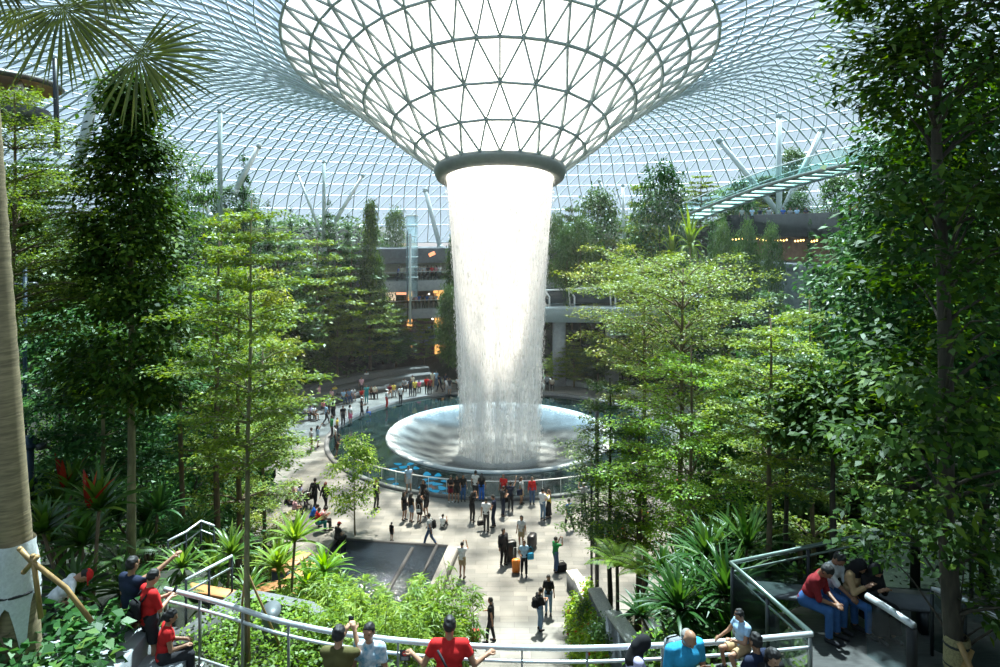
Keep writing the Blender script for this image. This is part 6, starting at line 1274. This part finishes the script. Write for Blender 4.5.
# open plaza
e, J = P0(503, 565, 'stand', 140, 'dark', 'black', 's', 'man in dark suit jacket beside a tall black suitcase', sleeve=1.95, **q(T, hgt=1.78, build=1.15)); suitcase(atZ(511, 562, 0), .3, 'black', 'tall black suitcase beside the man in dark jacket', .5, 1.0, .34, .2)
e, J = P0(521.5, 548, 'stand', 200, 'lgrey', 'khaki', 'l', 'woman in grey top and khaki shorts with a dark backpack', **q(SH, W, hgt=1.66)); backpack(e, J, 'black', 'dark backpack of the woman in grey top and khaki shorts')
suitcase(atZ(532, 548, 0), 1.2, 'dark', 'rounded black suitcase right of the woman with backpack', .62, .66, .36, .1)
e, J = P0(524, 575, 'tow', 175, 'lblue', 'black', 'lb', 'woman in pale blue top and black leggings pulling an orange suitcase', **q(T, W, hgt=1.64)); suitcase(atZ(516, 573, 0), .1, 'orange', 'orange suitcase pulled by the woman in pale blue', .38, .62, .25, .55); handbag(to_world(e, (-.3, .1, .78)), .2, 'cyan', 'blue tote on the arm of the woman in pale blue', .3, .3, .12)
e, J = P0(555.5, 572, 'photo', 60, 'green', 'jeans', 's', 'person in green tee and jeans taking a photo near the flower box', sleeve=.8, **q(T, hgt=1.66)); handbag(atZ(561, 571, 0), .4, 'black', 'black bag on the floor behind the person in green tee', .5, .36, .3, .15)
e, J = P0(539.5, 630, 'phone', 60, 'black', 'ljeans', 's', 'person in black top and light jeans with a backpack on the near lane', sleeve=1.8, **q(T, hgt=1.72)); backpack(e, J, 'black', 'black backpack of the person in light jeans')
P0(548.5, 614, 'stand', 190, 'black', 'ljeans', 'l', 'long haired woman in black top and jeans facing the person with backpack', sleeve=.9, **q(T, W, hgt=1.66))
e, J = P0(491, 642, 'tow', 280, 'black', 'dark', 's', 'man in black tee holding the handle of a red trolley on the lane', **q(T, hgt=1.76)); suitcase(atZ(475, 640, 0), .2, 'red', 'small red trolley case by the tall bamboo', .4, .36, .28, .62)
P0(462, 578, 'photo', 20, 'white', 'khaki', 's', 'person in white tee and khaki shorts photographing the fall beside the basin', **q(SH, hgt=1.68))
P0(376, 508, 'raise', 120, 'black', 'dark', 's', 'person in black raising an arm behind the young slender tree', **T)
# left plaza, near
e, J = P0(314.5, 508, 'walk', 10, 'black', 'black', 's', 'man in black walking with a dark bag left of the red haired woman', sleeve=1.9, **q(T, hgt=1.76)); handbag(to_world(e, (-.32, .0, .5)), .4, 'black', 'dark bag of the man walking in black', .4, .4, .2)
P0(325, 511, 'walk', 20, 'black', 'black', 'lr', 'woman in black with long red brown hair walking on the left plaza', sleeve=1.9, **q(T, W, hgt=1.68))
for a in ((292, 503, 'sit', 60, 'lpink', 'dark', 'l', 'seated woman in pink hat scarf at the far left of the resting group'), (299, 505, 'sit', 100, 'lav', 'purple', 'l', 'seated woman in lavender beside the stroller'), (286, 512, 'sitphone', 80, 'black', 'black', 's', 'seated person in black behind the bright strap leafed plant'),
          (294, 520, 'sit', 60, 'lpink', 'dark', 's', 'seated person in pale pink just above the bright strap leaves'), (311, 527, 'sitbend', 70, 'royal', 'dark', 's', 'seated person in blue tee left of the pair in red and pink'), (317, 532, 'sit', 60, 'red', 'teal', 's', 'seated child in red vest on the low wall'), (322, 530, 'sitphone', 80, 'lpink', 'dark', 's', 'seated person in pink checked shirt on the low wall'),
          (337, 548, 'sit', 40, 'dark', 'dark', 'c_red', 'seated person in a red cap near the posts of the basin')): P0(*a)
so_ = atZ(306, 507, 0); st_ = empty('stroller', so_, .6, 'dark folding stroller beside the seated group on the left', 'stroller')
mb = MB(); mb.box((0, 0, .48), (.38, .5, .12), bev=.04); mb.build('seat', cloth(COL['dark']), st_); mb = MB(); mb.lathe([(.24, 0), (.23, .12), (.17, .22), (.05, .27)], 14, (0, -.1, .72)); mb.build('hood', cloth(COL['dark']), st_, True)
mb = MB(); mb.tube([(-.2, .3, .1), (-.2, -.1, .55), (-.2, -.45, 1.0), (.2, -.45, 1.0), (.2, -.1, .55), (.2, .3, .1)], .016, 5); mb.tube([(-.2, -.3, .1), (-.2, .1, .5)], .014, 5); mb.tube([(.2, -.3, .1), (.2, .1, .5)], .014, 5); mb.build('frame', M_steel, st_)
for x_ in (-.2, .2):
    for y_ in (-.3, .3): MB().tube([(x_ - .02, y_, .09), (x_ + .02, y_, .09)], .09, 12).build('wheel', M_black, st_)
# left plaza, ring walk (small figures)
crowd = (
 (311, 451, 'stand', 60, 'lgrey', 'dark', 's', 'man in grey tee and dark shorts left of the waving woman on the ring walk', q(SH)), (317.5, 447, 'raise', 60, 'lblue', 'grey', 'l', 'woman in striped top raising an arm on the ring walk', q(SK, W)),
 (331.5, 437, 'stand', 80, 'green', 'dark', 's', 'man in bright green shirt at the pool kerb', q(T, sleeve=1.9)), (337, 434, 'stand', 100, 'yellow', 'navy', 's', 'child in yellow top between the green shirt and the white shirt', q(T, hgt=1.3)), (335, 448, 'stand', 70, 'white', 'dark', 's', 'person in white shirt leaning over the pool kerb', q(T)), (337.5, 458, 'elbows', 80, 'black', 'brown', 's', 'person in black nearest the young tree at the pool kerb', q(SH)),
 (343, 426, 'stand', 150, 'black', 'dark', 's', 'thin person in dark clothes standing alone on the ring walk', q(T)), (350, 424, 'stand', 120, 'white', 'pink', 'l', 'woman in white top and pink skirt on the ring walk', q(SK, W)), (361.5, 417, 'tow', 80, 'black', 'black', 'c_white', 'person in black with a white cap pushing a stroller', q(T)), (367, 416, 'sit', 90, 'navy', 'blue', 's', 'child in navy riding before the white cap', q(T, hgt=1.1)),
 (326, 424, 'walk', 60, 'lblue', 'dark', 's', 'walking person in pale blue top on the ring walk', q(T)), (333.5, 417, 'stand', 200, 'black', 'black', 'h', 'person draped in black beside the pink tops', q(LS, W)), (329.5, 413, 'stand', 240, 'white', 'dark', 'l', 'woman in white top behind the walking person in pale blue', q(T, W)), (322.5, 413, 'sit', 110, 'pink', 'dark', 'l', 'seated woman in hot pink top on the ring steps', q(T, W)), (331.5, 406, 'stand', 200, 'lpink', 'navy', 'l', 'woman in salmon pink top standing by the steps', q(T, W)),
 (304.5, 410, 'sit', 110, 'white', 'black', 's', 'seated person in white tee at the left end of the upper step', q(T)), (310, 407, 'sit', 110, 'lgrey', 'brown', 's', 'seated person in pale grey tee on the upper step', q(T)), (305, 420, 'sit', 100, 'white', 'navy', 's', 'seated person in white at the left end of the lower step', q(T)), (310, 419, 'sit', 100, 'lav', 'dark', 'l', 'seated woman in lavender on the lower step', q(T, W)), (313, 420, 'sitphone', 110, 'white', 'brown', 's', 'seated person in white with brown shorts on the lower step', q(SH)),
 (319, 403, 'stand', 100, 'lpink', 'tan', 's', 'person in pale pink standing at the top of the steps', q(SH)), (334.5, 398, 'sit', 150, 'yellow', 'dark', 's', 'seated person in lime yellow on the back step', q(T)), (343, 403, 'sit', 140, 'lblue', 'jeans', 's', 'seated person in pale blue with jeans on the back steps', q(T)), (346, 402, 'sit', 140, 'brown', 'brown', 'l', 'seated person in brown on the back steps', q(T, W)), (349, 402, 'sit', 150, 'ljeans', 'jeans', 's', 'seated person in denim shirt on the back steps', q(T)), (352.5, 400, 'sitbend', 150, 'white', 'jeans', 's', 'seated person in white tee and blue shorts on the back steps', q(SH)),
 (345, 390, 'sit', 150, 'blue', 'dark', 's', 'person in blue sitting high behind the back steps', q(T)), (354, 388, 'sit', 150, 'white', 'dark', 's', 'person in white lounging high behind the back steps', q(T)), (366.5, 387, 'stand', 160, 'white', 'dark', 's', 'person in white standing high behind the back steps', q(T)),
 (361.5, 401, 'sit', 160, 'red', 'black', 'l', 'seated woman in red dress on the back steps', q(SK, W)), (361.5, 394, 'stand', 170, 'lpink', 'dark', 's', 'person in pink tee standing behind the red dress', q(T)), (366.5, 403, 'stand', 170, 'teal', 'teal', 's', 'person in teal trousers beside the red dress', q(T)), (371, 398, 'sit', 150, 'brown', 'dark', 'l', 'seated person in rust brown top on the back steps', q(T, W)), (374.5, 398, 'sit', 150, 'cream', 'dark', 's', 'seated person in cream at the end of the back steps', q(T)),
 (389.5, 397, 'sit', 160, 'maroon', 'tan', 's', 'seated person in maroon on the far bench', q(SH)), (393.5, 396, 'sit', 160, 'yellow', 'grey', 's', 'seated person in yellow tee on the far bench', q(T)), (386.5, 408, 'photo', 90, 'white', 'red', 'c_white', 'person in white top, white cap and bright red trousers at the pool kerb', q(T)), (400.5, 404, 'stand', 150, 'white', 'dark', 's', 'person in white top and dark jeans at the pool kerb', q(T)),
 (404, 391, 'sit', 160, 'grey', 'dark', 's', 'seated person in grey on the far bench', q(T)), (410.5, 396, 'stand', 150, 'navy', 'navy', 's', 'person in dark blue left of the yellow shirt', q(T)), (412.5, 391, 'stand', 170, 'cream', 'tan', 'l', 'woman in cream dress among the far group', q(SK, W)), (414.8, 397, 'stand', 170, 'yellow', 'dark', 's', 'person in mustard yellow shirt among the far group', q(T)), (419, 392, 'sit', 170, 'pink', 'dark', 'l', 'seated person in bright pink red top among the far group', q(T, W)),
 (426.5, 394, 'stand', 160, 'red', 'dark', 's', 'person in red shirt, left of the pair in red at the back', q(T)), (430, 395, 'stand', 160, 'dred', 'dark', 's', 'person in dark red shirt, right of the pair in red at the back', q(T)), (432.5, 388, 'stand', 170, 'cream', 'tan', 's', 'person in cream behind the pair in red', q(T)), (436, 387, 'stand', 170, 'lblue', 'jeans', 's', 'person in pale blue near the shop entrance', q(T)),
 (440, 392, 'walk', 300, 'navy', 'navy', 's', 'tall person in dark blue walking from the shop entrance', q(T, hgt=1.8)), (445.5, 390, 'stand', 160, 'navy', 'navy', 's', 'person in navy standing by the shop entrance', q(T)), (447, 395, 'stand', 150, 'white', 'grey', 's', 'person in white beside the one in navy at the back', q(T)), (449.5, 395, 'stand', 160, 'dark', 'grey', 's', 'person in dark top at the right end of the back group', q(SH)), (458, 389, 'sit', 170, 'white', 'dark', 's', 'seated person in white close to the left edge of the fall', q(T)), (461, 389, 'sit', 190, 'lpink', 'dark', 's', 'seated person in pale pink close to the left edge of the fall', q(T)),
 (537, 390, 'stand', 180, 'lpink', 'dark', 's', 'hazy figure in pale pink behind the right edge of the fall', q(T)), (541, 390, 'stand', 180, 'dark', 'dark', 's', 'hazy figure in dark clothes behind the right edge of the fall', q(T)), (547, 391, 'stand', 180, 'grey', 'dark', 's', 'hazy figure in grey right of the fall', q(T)), (552, 390, 'sit', 180, 'cream', 'dark', 's', 'hazy seated figure in cream right of the fall', q(T)))
for a in crowd: P0(*a[:8], **q(a[8], res=.034))
# right plaza seen through the trees
for a in ((602, 548, 'sit', 300, 'purple', 'navy', 'l', 'seated person in purple behind the lamp post tree', W), (608, 550, 'sit', 280, 'teal', 'dark', 's', 'seated person in teal behind the lamp post tree', {}), (619, 546, 'sit', 270, 'pink', 'navy', 'l', 'seated person in hot pink between the trunks', W), (625, 548, 'sit', 260, 'red', 'dark', 's', 'seated person in red between the trunks', {}), (617, 540, 'stand', 250, 'black', 'black', 's', 'dark standing figure between the trunks', {}), (645, 538, 'stand', 240, 'orange', 'dark', 's', 'person in orange behind the thick trunk', {}),
          (679, 505, 'stand', 240, 'red', 'blue', 's', 'person in red with a blue bag far right on the plaza', {}), (687, 507, 'stand', 250, 'dred', 'dark', 's', 'person in dark red far right on the plaza', {}), (692, 520, 'sit', 260, 'navy', 'dark', 's', 'seated person in navy under the right trees', {}), (697, 522, 'sit', 270, 'white', 'purple', 'l', 'seated person in white under the right trees', W), (704, 524, 'sit', 260, 'orange', 'teal', 's', 'seated person in orange under the right trees', {}), (596, 524, 'walk', 300, 'white', 'dark', 's', 'person in white walking behind the lamp post', {})): P0(*a[:8], **q(a[8], res=.034))
# gallery and upper level visitors
g = np.random.default_rng(55); cols = list(COL)
nth = ['first', 'second', 'third', 'fourth', 'fifth', 'sixth', 'seventh', 'eighth', 'ninth']; cw = dict(lblue='pale blue', lpink='pale pink', lgrey='pale grey', dred='dark red', royal='bright blue', bjeans='blue', ljeans='denim', jeans='denim', lav='lavender', cyan='cyan', dgreen='dark green')
for row, z, py, lst in (('top', 10.3, 278, (398, 402, 416, 420, 424, 428, 432, 436, 440)), ('middle', 6.9, 305, (411, 416, 419, 423, 427, 431, 436, 441, 445)), ('lowest', 3.3, 332, (426, 429, 432, 436, 440))):
    for i, px in enumerate(lst):
        c = ['white', 'lblue', 'grey', 'navy', 'lpink', 'lgrey', 'red', 'dark', 'cream', 'blue'][int(g.integers(0, 10))]; r_ = {10.3: 25.8, 6.9: 26.6, 3.3: 27.6}[z] + .5; Y = PC[1] + math.sqrt(r_ ** 2 - ((px - 500) / FPX * 80) ** 2); x = (px - 500) / FPX * Y
        person((x, Y, z), 180 + g.normal(0, 30), ['elbows', 'stand', 'phone'][i % 3], c, 'dark', 'sl'[i % 2], 'tiny visitor in %s, %s from the left on the %s shop gallery' % (cw.get(c, c), nth[i], row), res=.045)
for i, (px, c) in enumerate(((742, 'grey'), (752, 'lblue'), (760, 'navy'), (769, 'lgrey'), (783, 'blue'), (790, 'grey'), (797, 'lblue'), (806, 'navy'), (851, 'red'), (859, 'orange'), (867, 'navy'))):
    Y = 66 if px < 840 else 62; x = (px - 500) / FPX * Y
    person((x, Y, 16.7 if px < 840 else 17.0), 200, ['stand', 'phone', 'walk'][i % 3], c, 'dark', 'sl'[i % 2], 'tiny visitor in %s, %s from the left on the terrace behind the bridge' % (cw.get(c, c), (nth + ['tenth', 'eleventh'])[i]), res=.045)
# ------------------------------------------------------------------ visitors on the near walkway
NR = .0125
def D0(px, Y, pose, face, top, bot, hair, label, z=DZ, **k): return person(((px - 500) / FPX * Y, Y, z), face, pose, top, bot, hair, label, res=NR, **k)
e, J = D0(131, 10.75, 'point', 25, 'navy', 'brown', 's', 'man in dark navy tee pointing out over the railing at left', **q(SH, sleeve=.55, hgt=1.76, skin=1))
e, J = D0(149, 10.55, 'phone', 40, 'red', 'dark', 's', 'woman in red tee holding a phone beside the pointing man', **q(SH, female=1, sleeve=.9, hgt=1.66, skin=0)); backpack(e, J, 'black', 'black backpack of the woman in red tee', .8); phone(to_world(e, J['hand_r'] + np.array([-.06, .10, .05])), -R(40), 'phone in the hands of the woman in red tee', -.6)
D0(163, 10.35, 'sit', 60, 'red', 'dark', 'p', 'girl in red top sitting low behind the corner planter', **q(T, W, sleeve=.4, hgt=1.5)); o = empty('stone_ledge', (-5.15, 10.3, DZ), 0, 'low stone ledge under the girl in red behind the corner planter', 'ledge'); MB().box((0, 0, .2), (.7, .45, .4), bev=.03).build('block', M_conc, o)
e, J = D0(338, 8.95, 'photo', 4, 'olive', 'dark', 's', 'man in olive tee holding up a phone in front of the boy', **q(T, sleeve=.6, hgt=1.72, skin=0, hp=.1, hl=(-.02, .33, 1.44), hr=(.13, .33, 1.48))); phone(to_world(e, J['hand_r'] + np.array([-.09, .14, .06])), -R(8), 'black phone held up by the man in olive tee', .1)
D0(369.5, 9.22, 'stand', 190, pm('patterned shirt', (.75, .77, .8), .85, 0, .1, 11, .2, col2=(.04, .26, .42)), 'bjeans', 's', 'boy in white and blue patterned shirt posing against the railing', **q(T, hgt=1.62, skin=1, sleeve=.7))
e, J = D0(333, 8.2, 'photo', 0, 'dark', 'dark', 'c_grey', 'visitor at the bottom edge holding a phone below the olive tee', **q(T, hgt=1.28)); phone(to_world(e, J['hand_r'] + np.array([-.09, .14, .06])), 0, 'grey phone held at the bottom edge below the olive tee', .1)
e, J = D0(387, 8.35, 'photo', 340, 'tan', 'dark', 's', 'visitor at the bottom edge with a raised hand and phone right of the boy', **q(T, hgt=1.34)); phone(to_world(e, J['hand_r'] + np.array([-.09, .14, .06])), .2, 'black phone in the raised hand right of the boy', .1)
e, J = D0(449, 9.05, 'elbows', 0, 'red', 'dark', 's', 'visitor in red tee with spread arms on the railing, seen from behind', **q(T, hgt=1.74, sleeve=.55, build=1.1)); w = to_world(e, (.22, -.16, .92)); handbag(w, 0, 'dark', 'dark crossbody bag of the visitor in red tee at the railing', .28, .22, .1, .02)
A_ = np.array([to_world(e, p) for p in ((-.14, -.12, 1.44), (-.02, -.165, 1.25), (.10, -.165, 1.08), (.2, -.15, .98))]); MB().tube(A_ - A_[0], .016, 6).build('bag_strap', cloth(COL['dark'])); o = bpy.data.objects[[n_ for n_ in bpy.data.objects.keys() if n_.startswith('bag_strap')][-1]]; hb_ = [n_ for n_ in bpy.data.objects if n_.name.startswith('handbag') and 'crossbody' in n_['label']][0]; bpy.context.view_layer.update(); o.parent = hb_; o.location = Vector(A_[0]) - hb_.location
e, J = D0(632, 9.02, 'down', 85, 'lav', 'dark', 'h_black', 'woman in a black headscarf and lavender top looking down at the railing', **q(LS, female=1, hgt=1.60, sleeve=1.9, skin=1))
e, J = D0(682, 9.1, 'down', 160, 'cyan', 'dark', 'xg', 'bald man in bright blue tee with a backpack, head bent', **q(T, hgt=1.74, sleeve=.8, build=1.2, skin=1)); backpack(e, J, 'grey', 'grey backpack of the bald man in bright blue tee', 1.0); handbag(to_world(e, (-.1, .34, .95)), .2, 'brown', 'dark brown bag held in front of the bald man', .36, .26, .16, .1)
D0(757, 9.0, 'stand', 330, 'navy', 'dark', 's', 'man in dark navy carrying the small boy at the railing', **q(T, hgt=1.60, skin=1, hl=(-.15, .35, 1.05), hr=(.2, .3, 1.0)))
D0(743, 9.2, 'carried', 250, 'lblue', 'tan', 's', 'small boy in pale blue held up at the railing with a hand on it', z=DZ + .72, **q(SH, hgt=1.12, skin=1, sleeve=.5, hr=(.36, .30, 1.0)))
D0(768, 8.95, 'down', 165, 'black', 'black', 'l', 'dark haired woman in black looking down at the bottom right of the railing', **q(T, female=1, hgt=1.52, skin=0, hp=.35))
# the four on the bench
for px, Y, pose, face, top, bot, hair, lab, k in ((806, 11.85, 'sitbend', 135, 'dred', 'bjeans', 's', 'seated man in red plaid shirt and blue jeans leaning on his knees', q(T, sleeve=1.05, hgt=1.76, skin=2)), (826, 12.2, 'sitbend', 150, 'white', 'bjeans', 's', 'seated man in white shirt between the plaid shirt and the tan top', q(T, sleeve=1.1, hgt=1.74, skin=2, lean=.28)),
        (849, 12.0, 'sitphone', 145, 'tan', 'bjeans', 'h_black', 'seated woman in a black headscarf, tan top and blue jeans', q(T, female=1, sleeve=1.9, hgt=1.64, skin=1)), (868, 11.9, 'sitphone', 165, 'black', 'black', 'h_black', 'seated woman all in black at the right end of the bench', q(LS, female=1, sleeve=1.9, hgt=1.62, skin=1))): D0(px, Y, pose, face, top, bot, hair, lab, **k)
D0(47, 11.0, 'down', 60, 'white', 'dark', 'c_red', 'person in white with a red cap bending behind the wrapped palm', **q(T, hgt=1.62, lean=.85))
